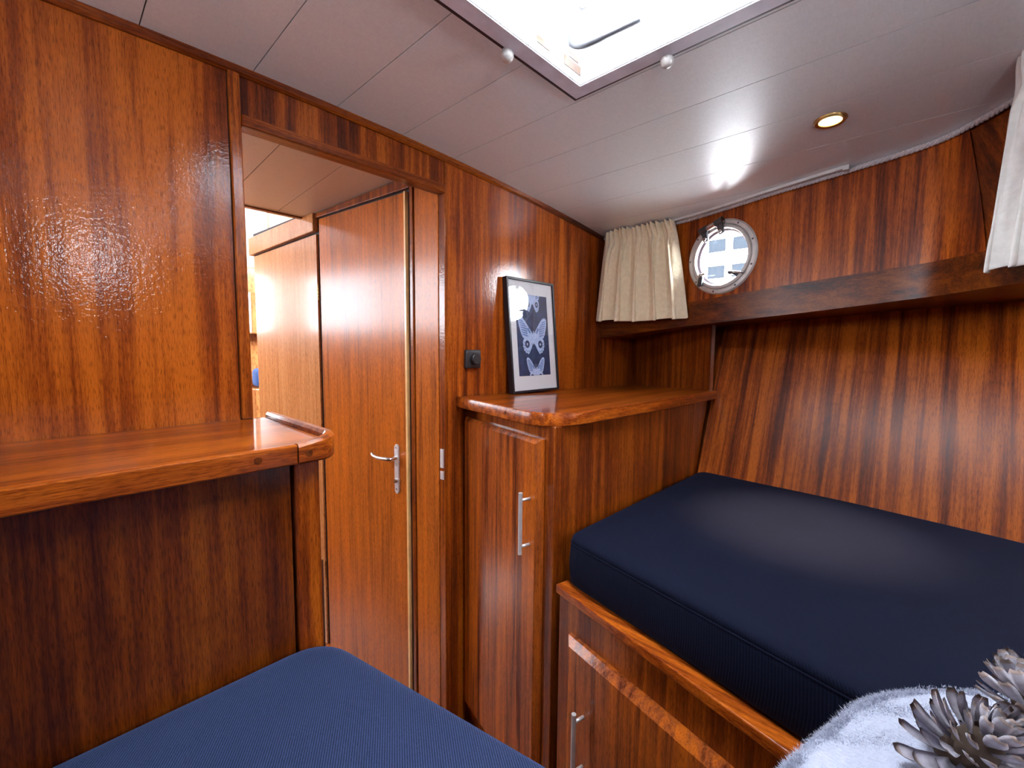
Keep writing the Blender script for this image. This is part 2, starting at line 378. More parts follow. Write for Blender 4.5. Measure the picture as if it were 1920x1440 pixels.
# ------------------------------------------------------------------ hull sides
W = [(1.93, 1.2), (1.9, 0.8), (1.805, 0.43), (1.75, 0.2), (1.694, 0.02), (1.627, -0.065), (1.56, -0.122), (1.42, -0.225), (1.28, -0.33)]
WB = [(1.28, -0.33), (0.95, -0.575)]; WC = [(0.95, -0.575), (0.82, -0.63), (XC, -0.65)]
WA = [Vector((*p, 0)) for p in W]
Wc = [WA[0], WA[1], WA[2]] + catmull(WA[2:], 6)[1:]
WFULL = [Vector((1.936, 1.26, 0))] + Wc + [Vector((*p, 0)) for p in WC]
LED_T = [(1.27, 1.45), (1.2, 1.45), (0.76, 1.495), (0.37, 1.523), (0.11, 1.539), (-0.1, 1.545), (-0.7, 1.55)]
LED_B = [(1.2, 1.349), (0.745, 1.397), (0.32, 1.424), (0.05, 1.445), (-0.1, 1.453), (-0.7, 1.46)]
def strip(bm, cols):
    """quads between consecutive vertical columns of points"""
    vc = [[bm.verts.new(p) for p in c] for c in cols]
    for a, b in zip(vc[:-1], vc[1:]):
        for k in range(len(a)-1): bm.faces.new([a[k], b[k], b[k+1], a[k+1]])
def mir(p, m): return (2*XC-p[0], p[1], p[2]) if m else tuple(p)
def segment(a, b, f, z):
    a, b = Vector((*a, 0)), Vector((*b, 0)); d = (b-a).normalized(); c = a.lerp(b, f); c.z = z
    nn = Vector((-d.y, d.x, 0)); nn = nn if nn.dot(Vector((XC, 0.3, 0))-a) > 0 else -nn
    return a, b, (b-a).length, d, c, nn, f*(b-a).length
SEG1 = segment((1.9, 0.8), (1.805, 0.43), 0.51, 1.663)
SEG2 = segment(*WB, 0.5, 1.69)
HOLE = 0.128
def hull_plate(bm, m, sg, z0=1.44):
    """flat plate with the round opening, between two straight stations"""
    a0, b0, SL, SD, PC, PN_, s0 = sg
    z1 = 1.92; n = 64; circ = []; rim = []
    for i in range(n):
        a = 2*PI*i/n; cs, sn = math.cos(a), math.sin(a)
        lim = min((SL-s0)/cs if cs > 1e-9 else (s0/-cs if cs < -1e-9 else 1e9), (z1-PC.z)/sn if sn > 1e-9 else ((PC.z-z0)/-sn if sn < -1e-9 else 1e9))
        circ.append(PC+SD*cs*HOLE+Vector((0, 0, sn*HOLE))); rim.append(PC+SD*cs*lim+Vector((0, 0, sn*lim)))
    out = -PN_*0.05
    rings = [[bm.verts.new(mir(p, m)) for p in r] for r in (rim, circ, [c+out for c in circ], [c+out for c in rim])]
    for a, b in zip(rings[:-1], rings[1:]):
        for i in range(n): bm.faces.new([a[i], a[(i+1) % n], b[(i+1) % n], b[i]])
    for s in (a0, b0):                                # corner fillers
        for z in (z0, z1):
            cr = Vector((s.x, s.y, z)); near = sorted(range(n), key=lambda i: (rim[i]-cr).length)[:2]
            if (rim[near[0]]-cr).length > 1e-4: face(bm, [mir(cr, m), mir(rim[near[0]], m), mir(rim[near[1]], m)])
HL = [(1.828, 0.652), (1.820, 0.4), (1.806, 0.14), (1.745, -0.224), (1.62, -0.6), (1.3, -0.95), (0.95, -1.12), (XC, -1.16)]
HLc = [Vector((2.24, 1.21, 0)), Vector((1.90, 0.69, 0))] + catmull([Vector((*p, 0)) for p in HL], 5)
def seam_s(z): return lerp(0.0, 1.0, (1.90-z)/0.36)
for m in (False, True):
    bm = BM()
    strip(bm, [[mir((p.x, p.y, z), m) for z in (1.44, 1.90)] for p in Wc[:2]])
    hull_plate(bm, m, SEG1)
    main = [p for p in Wc[2:]]
    # split the curved part along the slanting seam: aft of it striped veneer, forward of it bow veneer
    def at(s):
        i = min(int(s), len(main)-2); return main[i].lerp(main[i+1], s-i)
    rows = [1.475+0.425*k/8 for k in range(9)]
    ss = [lerp(22.3, 15.8, (z-1.475)/0.425) for z in rows]   # index along the curve where the seam runs
    # main index: 6 samples per span, seam between (1.627,-.065) and (1.56,-.122)
    cols = []
    for j in range(25): cols.append([mir((*at(ss[k]*j/24).to_2d(), rows[k]), m) for k in range(9)])
    strip(bm, cols)
    nm = 'wall_right' if not m else 'wall_left'
    wu = struct(nm, bm, M_HULLUP, smooth=True, autosmooth=35)
    bm = BM(); hull_plate(bm, m, SEG2, 1.475); strip(bm, [[mir((p[0], p[1], z), m) for z in (1.475, 1.92)] for p in WC])
    obj('bow_plate', bm, M_HULLBOW, wu)
    bm = BM(); L = len(main)-1.0001
    strip(bm, [[mir((*(at(lerp(ss[k]-0.3, L, j/20))+Vector((0.002, -0.002, 0))).to_2d(), rows[k]), m) for k in range(9)] for j in range(21)])
    strip(bm, [[mir((*(at(lerp(0, L, j/30))+Vector((0.010, -0.007, 0))).to_2d(), z), m) for z in (1.46, 1.92)] for j in range(31)])
    obj('bow_panel', bm, M_HULLBOW, wu, smooth=True, autosmooth=35)
    bm = BM()
    zz = [FZ, 0.3, 0.8, 1.1, 1.48]
    strip(bm, [[mir((p.x+0.41*(max(z, -0.1)-0.8)*(1 if p.y > -0.5 else max(0, (1.16+p.y)/0.66)), p.y, z), m) for z in zz] for p in HLc])
    obj('hull_panel', bm, M_HULL, wu, smooth=True, autosmooth=35)
    # ledge: face board plus the underside running outboard
    bm = BM(); fr = []
    for i, p in enumerate(WFULL):
        d = (WFULL[min(i+1, len(WFULL)-1)]-WFULL[max(i-1, 0)]).normalized(); nn = Vector((d.y, -d.x, 0)); nn = nn if nn.dot(Vector((XC, 0.3, 0))-p) > 0 else -nn
        q = p+nn*0.012; t, b = interp(LED_T, p.y), interp(LED_B, p.y); o = p-nn*0.02; far = p-nn*0.42
        fr.append([mir((o.x, o.y, t), m), mir((q.x, q.y, t), m), mir((q.x, q.y, b), m), mir((far.x, far.y, b+0.004), m)])
    strip(bm, fr); obj('ledge_board', bm, M_LEDGE, wu, smooth=True, autosmooth=30)
# box panel behind the right-hand counter
def slab(bm, a, b, z0, z1, th, bev=0.0):
    a = Vector((*a, 0)); b = Vector((*b, 0)); d = (b-a).normalized(); nn = Vector((-d.y, d.x, 0))*th
    prism(bm, [(a.x, a.y, z0), (b.x, b.y, z0), (b.x+nn.x, b.y+nn.y, z0), (a.x+nn.x, a.y+nn.y, z0)], (0, 0, z1-z0), bev)
bm = BM(); slab(bm, (2.25, 1.2), (1.945, 0.665), 1.06, 1.40, 0.018); struct('trim_2', bm, M_CAB)

# ------------------------------------------------------------------ porthole (window_1) and its mirror on the left side (window_2)
def porthole(sg, m, name):
    def bmx(bm):
        if m:
            for v in bm.verts: v.co.x = 2*XC-v.co.x
        return bm
    n = sg[5]; c = sg[4]; U = sg[3]; V = Vector((0, 0, 1))                # along the wall (towards the bow), up
    def P(r, a, h): return c+(U*math.cos(a)+V*math.sin(a))*r+n*h
    kw = dict(smooth=True, autosmooth=35)
    bm = BM(); ringlathe(bm, [(0.1255, -0.05), (0.1255, 0.005), (0.128, 0.008), (0.140, 0.007), (0.1455, 0.002), (0.1455, -0.002), (0.129, -0.002), (0.1275, -0.05)], c, n, 72)
    root = struct(name, bmx(bm), M_ALU, **kw)
    bm = BM(); ringlathe(bm, [(0.1095, -0.012), (0.1095, 0.004), (0.112, 0.010), (0.121, 0.010), (0.1242, 0.006), (0.1242, -0.012)], c, n, 72)
    obj('sash_ring', bmx(bm), M_ALU, root, **kw)
    bm = BM(); ringlathe(bm, [(0.1025, -0.016), (0.1025, -0.011), (0.1085, -0.004), (0.1094, -0.016)], c, n, 64)
    obj('rubber_seal', bmx(bm), M_RUBBER, root, **kw)
    bm = BM(); ringlathe(bm, [(0.1245, -0.012), (0.1245, 0.001), (0.1254, 0.001), (0.1254, -0.012)], c, n, 64)
    obj('joint', bmx(bm), M_DARKGAP, root)
    bm = BM(); lathe(bm, [(0.1035, -0.015), (0.1035, -0.012)], c, n, 48); obj('pane', bmx(bm), M_GLASS, root)
    a0 = math.radians(106)                          # hinge: steel barrel with two dark lugs
    u2 = (-U*math.sin(a0)+V*math.cos(a0)).normalized(); r2 = (U*math.cos(a0)+V*math.sin(a0)).normalized()
    h0 = c+r2*0.129+n*0.020
    bm = BM(); tube(bm, [h0-u2*0.05, h0+u2*0.05], 0.011, 16); obj('hinge_barrel', bmx(bm), M_STEEL, root, **kw)
    for s in (-1, 1):
        bm = BM(); q = h0+u2*s*0.034
        tube(bm, [q-u2*0.016, q+u2*0.016], 0.0145, 18)
        prism(bm, [q-u2*0.013+r2*0.004-n*0.008, q+u2*0.013+r2*0.004-n*0.008, q+u2*0.010-r2*0.050-n*0.008, q-u2*0.010-r2*0.050-n*0.008], n*0.015, 0.004)
        lug = obj('hinge_lug', bmx(bm), M_DKMETAL, root, **kw)
        bm = BM(); lathe(bm, [(0.0075, 0), (0.0075, 0.006), (0.005, 0.009)], q-r2*0.040+n*0.006, n, 16); obj('bolt', bmx(bm), M_STEEL, lug, **kw)
    q = P(0.078, math.radians(-56), -0.004); dr = (U*math.cos(0.12)-V*math.sin(0.12))      # right-hand latch with its lever
    bm = BM(); lathe(bm, [(0.009, -0.008), (0.009, 0.012), (0.006, 0.016)], q, n, 18)
    prism(bm, [q-V*0.004+dr*0.004, q+dr*0.03-V*0.020, q+dr*0.052-V*0.010, q+dr*0.046+V*0.004, q+dr*0.004+V*0.004], n*0.012, 0.003)
    la = obj('latch', bmx(bm), M_DKMETAL, root, **kw)
    bm = BM(); tube(bm, [q+n*0.014+V*0.003, q+n*0.020+dr*0.03, q+n*0.022+dr*0.062-V*0.003], [0.0035, 0.004, 0.0045], 10); obj('lever', bmx(bm), M_STEEL, la, smooth=True)
    q = P(0.108, math.radians(-137), 0.004)
    bm = BM(); prism(bm, [q-U*0.008+V*0.004+n*0.002, q+U*0.012+V*0.004+n*0.002, q+U*0.010-V*0.034+n*0.006, q-U*0.010-V*0.034+n*0.006], n*0.012, 0.003)
    la = obj('latch', bmx(bm), M_DKMETAL, root, **kw)
    bm = BM(); lathe(bm, [(0.009, 0), (0.009, 0.014), (0.005, 0.018)], q+V*0.010, n, 16); tube(bm, [q+V*0.012+n*0.010, q+V*0.014+U*0.026+n*0.016], [0.005, 0.004], 10)
    obj('lever', bmx(bm), M_STEEL, la, smooth=True, autosmooth=50)
    for i in range(9):
        bm = BM(); lathe(bm, [(0.0036, -0.002), (0.0036, 0.0012), (0.002, 0.0016)], P(0.1345, math.radians(20+i*40), 0.0072), n, 10); obj('screw', bmx(bm), M_RUBBER, root)
porthole(SEG1, False, 'window_1'); porthole(SEG1, True, 'window_2'); porthole(SEG2, False, 'added_window_6'); porthole(SEG2, True, 'added_window_7')  # the bow pair is unseen, added for more light on the ceiling

# ------------------------------------------------------------------ roof hatch (window_3)
bm = BM()
def rect_ring(bm, o, i, z0, z1, bev=0.0, mi=0):
    """o and i are (x0,x1,y0,y1)"""
    (a0, a1, b0, b1), (c0, c1, d0, d1) = o, i
    O = [(a0, b0), (a1, b0), (a1, b1), (a0, b1)]; I = [(c0, d0), (c1, d0), (c1, d1), (c0, d1)]
    R = [[bm.verts.new((*p, z)) for p in L] for L, z in ((O, z0), (I, z0), (I, z1), (O, z1))]
    for k in range(4):
        a, b = R[k], R[(k+1) % 4]
        for j in range(4): bm.faces.new([a[j], a[(j+1) % 4], b[(j+1) % 4], b[j]]).material_index = mi
ZF = 1.921
rect_ring(bm, (HX0, HX1, HY0, HY1), (HX0+0.012, HX1-0.012, HY0+0.012, HY1-0.012), ZF+0.003, 2.09)
hatch = struct('window_3', bm, M_LINER)
bm = BM(); rect_ring(bm, (0.357, 0.953, 0.095, 0.688), (0.378, 0.93, 0.118, 0.668), ZF+0.0036, cz(0.945)+0.0005)
obj('gasket', bm, M_GASKET, hatch)
bm = BM(); rect_ring(bm, (0.367, 0.9425, 0.105, 0.677), (HX0+0.010, HX1-0.010, HY0+0.010, HY1-0.010), ZF, ZF+0.0035)
obj('flange', bm, M_FLANGE, hatch)
bm = BM()      # bare timber showing inside the liner
box(bm, (0.742, HY1-0.0135, 1.943), (0.787, HY1-0.0115, 1.957)); box(bm, (0.838, HY1-0.0135, 1.942), (0.902, HY1-0.0115, 1.962)); box(bm, (0.856, HY1-0.0135, 1.966), (0.892, HY1-0.0115, 1.978))
obj('timber_strip', bm, M_PEACH, hatch)
bm = BM(); rect_ring(bm, (HX0+0.001, HX1-0.001, HY0+0.001, HY1-0.001), (HX0+0.04, HX1-0.04, HY0+0.04, HY1-0.04), 2.091, 2.115)
obj('lid_frame', bm, M_LINER, hatch)
bm = BM(); box(bm, (HX0+0.03, HY0+0.03, 2.10), (HX1-0.03, HY1-0.03, 2.106)); obj('pane', bm, M_GLASS, hatch)
bm = BM()
tube(bm, catmull([(0.858, 0.632, 2.012), (0.858, 0.63, 1.992), (0.862, 0.612, 1.981), (0.868, 0.58, 1.979), (0.882, 0.475, 1.982)], 6), [0.008]*20+[0.0065]*5, 12)
obj('handle', bm, M_DKMETAL, hatch, smooth=True, label='curved grey metal stay handle')
for p in ((0.70, 0.683), (0.945, 0.443), (0.70, 0.101), (0.364, 0.40)):
    bm = BM(); lathe(bm, [(0.0115, 0.004), (0.0115, -0.004), (0.014, -0.004), (0.014, -0.010), (0.011, -0.017), (0.005, -0.021), (0.0004, -0.0215)], (p[0], p[1], ZF+0.001), (0, 0, 1), 20)
    obj('dome_nut', bm, M_ALU, hatch, smooth=True, autosmooth=50)

# ------------------------------------------------------------------ passage beyond the doorway
ang = math.radians(6.97)
PD = Vector((-math.sin(ang), math.cos(ang), 0)); PN = Vector((-math.cos(ang), -math.sin(ang), 0))   # along wall, towards us
P0 = Vector((0.9355, 1.2, 0))
def onp(y, z, out=0.0):
    s = (y-1.2)/PD.y; q = P0+PD*s+PN*out; return (q.x, q.y, z)
def pcz(y): return 1.901-0.046*(y-1.465)
def ppanel(bm, y0, y1, z00, z01, z10, z11, out0, out1, bev=0.0):
    """board on the passage wall; z00,z01 bottom/top at y0, z10,z11 bottom/top at y1"""
    prism(bm, [onp(y0, z00, out0), onp(y1, z10, out0), onp(y1, z11, out0), onp(y0, z01, out0)], PN*(out1-out0), bev)
bm = BM(); ppanel(bm, 1.232, 2.62, FZ, 1.93, FZ, 1.88, -0.035, -0.012); wp = struct('wall_passage', bm, M_DARKGAP)
bm = BM(); ppanel(bm, 1.2335, 1.352, FZ, 1.93, FZ, 1.92, -0.012, -0.001, 0.0015)
obj('jamb_panel', bm, M_DOOR, wp)
bm = BM(); ppanel(bm, 1.358, 1.374, FZ, 1.91, FZ, 1.91, -0.012, 0.003, 0.002); obj('door_post', bm, M_TRIMZ, wp)
bm = BM(); ppanel(bm, 1.375, 1.99, 1.863, 1.903, 1.857, 1.874, -0.012, 0.004, 0.002); obj('door_head', bm, M_TRIMZ, wp)
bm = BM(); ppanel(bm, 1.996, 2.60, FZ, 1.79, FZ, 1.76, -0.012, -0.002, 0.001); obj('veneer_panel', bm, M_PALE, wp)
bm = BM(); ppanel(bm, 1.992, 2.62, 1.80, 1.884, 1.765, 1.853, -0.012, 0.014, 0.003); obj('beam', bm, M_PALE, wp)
bm = BM(); ppanel(bm, 1.235, 1.99, FZ, FZ+0.02, FZ-0.02, FZ+0.0, -0.01, 0.012); obj('threshold', bm, M_RAIL, wp)
bm = BM()
box(bm, (0.9285, 1.206, 0.872), (0.9335, 1.222, 0.938)); 
obj('strike_plate', bm, M_BRUSH, wp)
bm = BM(); box(bm, (0.9285, 1.206, 0.83), (0.9335, 1.222, 0.858)); obj('strike_plate', bm, M_BRUSH, wp)
# door leaf
bm = BM(); ppanel(bm, 1.403, 1.968, -0.098, 1.853, -0.155, 1.850, -0.03, 0.0, 0.002)
door = struct('door_1', bm, M_DOOR)
bm = BM(); ppanel(bm, 1.3965, 1.4045, -0.10, 1.855, -0.10, 1.855, -0.02, 0.003); obj('lit_edge_strip', bm, M_LITEDGE, door, label='lit edge of the door, painted as a pale strip')  # light on the door edge, put in as a pale strip
hz = 0.864; hy = 1.459
bm = BM()
c = [Vector(onp(hy, 0, 0.0))]
n_ = 12; pts = []
for i in range(n_+1): a = PI*i/n_; pts.append((math.cos(a)*0.011, 0.921-0.011+math.sin(a)*0.011))
for i in range(n_+1): a = PI+PI*i/n_; pts.append((math.cos(a)*0.011, 0.726+0.011+math.sin(a)*0.011))
prism(bm, [tuple(Vector(onp(hy, 0, 0.0))+PD*u+Vector((0, 0, z))) for u, z in pts], PN*0.006, 0.001, 1)
hp = obj('handle_plate', bm, M_BRUSH, door, smooth=True, autosmooth=40)
base = Vector(onp(hy-0.001, 0.868, 0.0))
bm = BM(); tube(bm, catmull([base+PN*0.004, base+PN*0.028, base+PN*0.04+PD*0.012, base+PN*0.044+PD*0.05-Vector((0, 0, 0.002)), base+PN*0.043+PD*0.09, base+PN*0.038+PD*0.108+Vector((0, 0, 0.006))], 5), 0.0072, 12)
obj('lever', bm, M_STEEL, hp, smooth=True, autosmooth=60)
bm = BM(); lathe(bm, [(0.008, 0.004), (0.008, 0.014), (0.0035, 0.014), (0.0035, 0.010)], Vector(onp(hy, 0.778, 0)), PN, 18); obj('lock_cylinder', bm, M_STEEL, hp, smooth=True, autosmooth=40)
for z in (0.908, 0.838, 0.745):
    bm = BM(); lathe(bm, [(0.003, 0.005), (0.003, 0.0075)], Vector(onp(hy, z, 0)), PN, 10); obj('screw', bm, M_STEEL, hp)
for z in (1.50, 0.22):
    bm = BM()
    for k in range(5): tube(bm, [Vector(onp(1.981, z+0.014*k, 0.004)), Vector(onp(1.981, z+0.014*k+0.0125, 0.004))], 0.0045, 10)
    obj('hinge', bm, M_BRASS, door, smooth=True, autosmooth=40)
# passage deckhead (dropped), its planks, and its end trim
bm = BM()
def pc_piece(bm, x0, x1, y0, y1, t0, t1): prism(bm, [(x0, y0, pcz(y0)+t0), (x1, y0, pcz(y0)+t0), (x1, y1, pcz(y1)+t0), (x0, y1, pcz(y1)+t0)], (0, 0, t1-t0))
pc_piece(bm, -1.1, 1.0, 1.232, 2.085, 0.008, 0.05); pcl = struct('ceiling_passage', bm, M_DARKGAP)
px_ = [-1.1, -0.3, -0.1, 0.1, 0.31, 0.512, 0.709, 0.905, 1.0]
for a, b in zip(px_[:-1], px_[1:]):
    bm = BM(); pc_piece(bm, a+g, b-g, 1.232, 2.084, 0, 0.0079); obj('plank', bm, M_CEIL2, pcl)
bm = BM(); pc_piece(bm, -1.1, 0.83, 2.078, 2.098, -0.006, 0.03); obj('end_trim', bm, M_TRIMX, pcl)
bm = BM(); prism(bm, [(-1.1, 2.09, 1.90), (1.0, 2.09, 1.90), (1.0, 2.09, 2.4), (-1.1, 2.09, 2.4)], (0, 0.02, 0)); struct('wall_step', bm, M_CEIL2)
# saloon room
bm = BM(); box(bm, (-1.15, 2.1, 2.34), (2.4, 5.1, 2.38)); struct('ceiling_saloon', bm, M_CEIL)
bm = BM(); box(bm, (-1.1, 1.24, FZ), (-1.06, 5.1, 1.45)); box(bm, (-1.1, 1.24, 2.05), (-1.06, 5.1, 2.36))
box(bm, (-1.1, 1.24, 1.3), (-1.06, 2.3, 2.2)); box(bm, (-1.1, 4.7, 1.3), (-1.06, 5.1, 2.2)); box(bm, (-1.1, 3.45, 1.3), (-1.06, 3.55, 2.2))
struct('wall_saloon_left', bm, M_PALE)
bm = BM(); box(bm, (-1.085, 2.3, 1.3), (-1.075, 3.45, 2.2)); box(bm, (-1.085, 3.55, 1.3), (-1.075, 4.7, 2.2)); struct('window_4', bm, M_GLASST)
bm = BM(); box(bm, (-1.1, 5.06, FZ), (2.4, 5.1, 1.45)); box(bm, (-1.1, 5.06, 2.05), (2.4, 5.1, 2.38)); box(bm, (-1.1, 5.06, 1.3), (-0.8, 5.1, 2.2)); box(bm, (1.4, 5.06, 1.3), (2.4, 5.1, 2.2))
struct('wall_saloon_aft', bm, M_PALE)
bm = BM(); box(bm, (-0.8, 5.075, 1.3), (1.4, 5.085, 2.2)); struct('window_5', bm, M_GLASST)
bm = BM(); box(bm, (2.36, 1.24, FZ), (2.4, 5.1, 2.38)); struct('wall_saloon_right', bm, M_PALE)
# saloon furniture seen through the slit beside the bulkhead
def curtain(name, label, top, bot, z_top, z_bot, folds, amp, mat, header=0.06, nn=Vector((-1, 0, 0)), rows=34, per=18, th=0.0025, seed=1, skew=0.3, ragged=0.006, cat='curtain', drop=0.0):
    """gathered cloth between two plan paths: a tight frilled heading, then broad folds that open towards the hem"""
    nU = folds*per; T = catmull([Vector((*p, 0)) for p in top], 12); B = catmull([Vector((*p, 0)) for p in bot], 12)
    def ev(L, s): x = max(0, min(1, s))*(len(L)-1); i = min(int(x), len(L)-2); return L[i].lerp(L[i+1], x-i)
    rnd = random.Random(seed); K = folds+3
    am = [rnd.uniform(0.65, 1.15) for _ in range(K)]; w_ = [rnd.uniform(0.7, 1.35) for _ in range(folds)]; cum = [0]
    for x in w_: cum.append(cum[-1]+x/sum(w_))
    fr = [rnd.uniform(0.5, 1.2) for _ in range(K*4)]; hem = [rnd.uniform(-1, 1) for _ in range(K*2)]
    bm = BM(); grid = []; H_ = z_top-z_bot; th_ = header/H_
    for j in range(rows+1):
        t = (j/rows)**1.15; row = []
        pin = math.exp(-((t-th_)/(th_*0.45))**2)
        op = max(0, (t-th_)/(1-th_)); open_ = op**0.6
        for i in range(nU+1):
            f = i/nU*folds; k = min(int(f), folds-1); f -= k
            s = lerp(cum[k], cum[k+1], f); a = lerp(am[k], am[k+1], f)
            ph = 2*PI*f
            big = a*(0.5-0.5*math.cos(ph))**0.8                    # rounded ridge, sharp valley
            frill = fr[(k*3+int(f*3)) % len(fr)]*abs(math.sin(1.5*ph))
            d = amp*(big*(0.25+0.75*open_)) + 0.45*amp*frill*(1-open_)*(1-0.75*pin)
            p = ev(T, s).lerp(ev(B, s), t**0.8)
            tan = (ev(B, s+0.02)-ev(B, s-0.02)).normalized()
            sh = amp*skew*math.sin(ph)*open_*a
            z = lerp(z_top, z_bot, t)-drop*s*t
            z += (1-t)**4*0.009*(frill-0.5)+t*ragged*(lerp(hem[k], hem[k+1], f)+0.6*math.cos(ph))
            row.append(bm.verts.new((p.x+nn.x*d+tan.x*sh, p.y+nn.y*d+tan.y*sh, z)))
        grid.append(row)
    for a, b in zip(grid[:-1], grid[1:]):
        for i in range(nU): bm.faces.new([a[i], a[i+1], b[i+1], b[i]])
    o = obj(name, bm, mat, smooth=True); sm = o.modifiers.new('thickness', 'SOLIDIFY'); sm.thickness = th
    sub = o.modifiers.new('smooth', 'SUBSURF'); sub.levels = sub.render_levels = 1
    return setp(o, label, cat)
curtain('curtain', 'white full-length curtain in the bright room beyond the doorway', [(0.80, 3.02), (0.955, 2.98)], [(0.78, 3.02), (0.95, 2.98)], 2.12, 0.9, 4, 0.02, M_NET, nn=Vector((0, -1, 0)))
t = thing('sideboard', 'pale wooden locker glimpsed in the sliver beside the door post', 'cabinet', (0.9, 2.85, FZ))
bm = BM(); box(bm, (0.78, 2.72, FZ), (1.3, 2.92, 1.05), 0.006); obj('body', bm, M_PALE, t)
bm = BM(); box(bm, (0.80, 2.80, 1.36), (0.99, 2.90, 1.60), 0.006); obj('upper_box', bm, M_PALE, t)
bm = BM(); box(bm, (0.78, 2.90, 1.05), (1.3, 2.935, 1.75), 0.006); obj('back_board', bm, M_PALE, t)
bm = BM(); box(bm, (0.98, 3.0, 1.9), (2.3, 3.04, 2.3)); struct('trim_3', bm, M_PALE)
bm = BM(); box(bm, (0.80, 2.74, 1.052), (0.95, 2.85, 1.16), 0.025, 3)
for v in bm.verts: v.co.z += 0.2
o = obj('cushion', bm, M_BLUE, smooth=True); setp(o, 'small blue cushion seen through the slit beside the door post', 'cushion')
o.location.z = -0.198

# ------------------------------------------------------------------ left locker with its shelf top
t = thing('side_locker', 'dark mahogany locker under the long shelf on the left', 'cabinet', (0, 0.9, FZ))
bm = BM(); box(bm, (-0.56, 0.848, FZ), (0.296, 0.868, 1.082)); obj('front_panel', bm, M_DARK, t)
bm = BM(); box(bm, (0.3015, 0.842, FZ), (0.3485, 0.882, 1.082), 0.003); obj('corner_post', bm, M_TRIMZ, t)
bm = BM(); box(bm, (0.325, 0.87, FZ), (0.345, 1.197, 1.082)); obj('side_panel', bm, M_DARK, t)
bm = BM(); box(bm, (0.3488, 0.846, 0.66), (0.3525, 0.851, 0.873)); obj('edge_strip', bm, M_STEEL, t, label='thin bright metal strip')
t = thing('shelf_top', 'long glossy mahogany shelf with raised rim against the left bulkhead', 'shelf', (0, 1.0, 1.1))
bm = BM(); box(bm, (-0.60, 0.832, 1.086), (0.362, 1.198, 1.118), 0.0015); obj('board', bm, M_TOP, t)
bm = BM(); box(bm, (-0.60, 0.818, 1.082), (0.301, 0.8335, 1.119), 0.003); lip = obj('front_lip', bm, M_EDGE, t)
bm = BM(); lathe(bm, [(0.0065, 0), (0.0065, 0.0006)], (0.235, 0.8182, 1.101), (0, -1, 0), 16); obj('wood_plug', bm, M_LEDGE, lip)
# rim: swept section round the corner
def rim_sweep(bm, path, zb, zt, hw, bev=0.004):
    prof = [(-hw, zb+bev), (-hw+bev, zb), (hw-bev, zb), (hw, zb+bev), (hw, zt-bev*1.5), (hw-bev, zt), (-hw+bev, zt), (-hw, zt-bev*1.5)]
    P = [Vector((*p[:2], 0)) for p in path]; R = []
    for i, p in enumerate(P):
        d = (P[min(i+1, len(P)-1)]-P[max(i-1, 0)]).normalized(); nn = Vector((d.y, -d.x, 0))
        zt_ = path[i][2] if len(path[i]) > 2 else 0
        R.append([bm.verts.new((p.x+nn.x*u, p.y+nn.y*u, z+(zt_ if z > (zb+zt)/2 else 0))) for u, z in prof])
    for a, b in zip(R[:-1], R[1:]):
        for k in range(8): bm.faces.new([a[k], b[k], b[(k+1) % 8], a[(k+1) % 8]])
    bm.faces.new(R[0]); bm.faces.new(R[-1][::-1])
bm = BM(); path = [(0.302, 0.826, -0.012), (0.325, 0.826, -0.008)]
for i in range(9):
    a = -PI/2+PI/2*i/8; path.append((0.338+0.035*math.cos(a), 0.861+0.035*math.sin(a), min(0, -0.006+0.001*i)))
path += [(0.373, 1.0, 0), (0.373, 1.192, 0)]
rim_sweep(bm, path, 1.082, 1.131, 0.0095); obj('corner_rim', bm, M_EDGE, t, smooth=True, autosmooth=30, label='rounded raised rim')
bm = BM(); lathe(bm, [(0.0065, 0), (0.0065, 0.0006)], (0.32, 0.8163, 1.1), (0, -1, 0), 16); obj('wood_plug', bm, M_LEDGE, t)

# ------------------------------------------------------------------ tall locker on the right of the doorway
FA, FB = Vector((1.034, 1.2, 0)), Vector((0.915, 0.703, 0)); FD = (FB-FA).normalized(); FN = Vector((FD.y, -FD.x, 0)); FN = FN if FN.x < 0 else -FN
SB = Vector((2.07, 0.655, 0))
t = thing('tall_locker', 'tall narrow mahogany locker between the doorway and the right berth', 'cabinet', (1.2, 0.95, FZ))
bm = BM()
prism(bm, [(FA.x, 1.197, FZ), (FB.x, FB.y, FZ), (1.78, 0.666, FZ), (1.82, 1.197, FZ)], (0, 0, 1.087-FZ), 0.002, 1)
obj('carcass', bm, M_CAB, t)
bm = BM(); prism(bm, [(1.781, 0.666, 0.6), (1.765, 0.668, 0.70), (1.80, 0.668, 0.78), (1.925, 0.6625, 1.087), (1.781, 0.666, 1.087)], (0, 0.02, 0)); obj('side_infill', bm, M_CAB, t)
def fpt(s, z, out): q = FA+FD*s+FN*out; return Vector((q.x, q.y, z))
def chamfer_door(bm, s0, s1, z0, z1, fp, th, ch, inset):
    O = [(s0, z0), (s1, z0), (s1, z1), (s0, z1)]; I = [(s0+inset, z0+inset), (s1-inset, z0+inset), (s1-inset, z1-inset), (s0+inset, z1-inset)]
    R = [[bm.verts.new(fp(s, z, h)) for s, z in L] for L, h in ((O, 0.0005), (O, th-ch), (I, th))]
    for a, b in zip(R[:-1], R[1:]):
        for k in range(4): bm.faces.new([a[k], a[(k+1) % 4], b[(k+1) % 4], b[k]])
    bm.faces.new(R[0][::-1]); bm.faces.new(R[-1])
bm = BM(); chamfer_door(bm, 0.012, 0.468, -0.05, 1.047, fpt, 0.022, 0.012, 0.014)
d = obj('door', bm, M_CABDOOR, t)
def bar_handle(fp, s, z0, z1, out0, parent):
    bm = BM(); off = out0+0.032
    tube(bm, [fp(s, z0, off), fp(s, z1, off)], 0.006, 14)
    o = obj('bar_handle', bm, M_BRUSH, parent, smooth=True, autosmooth=40)
    return o
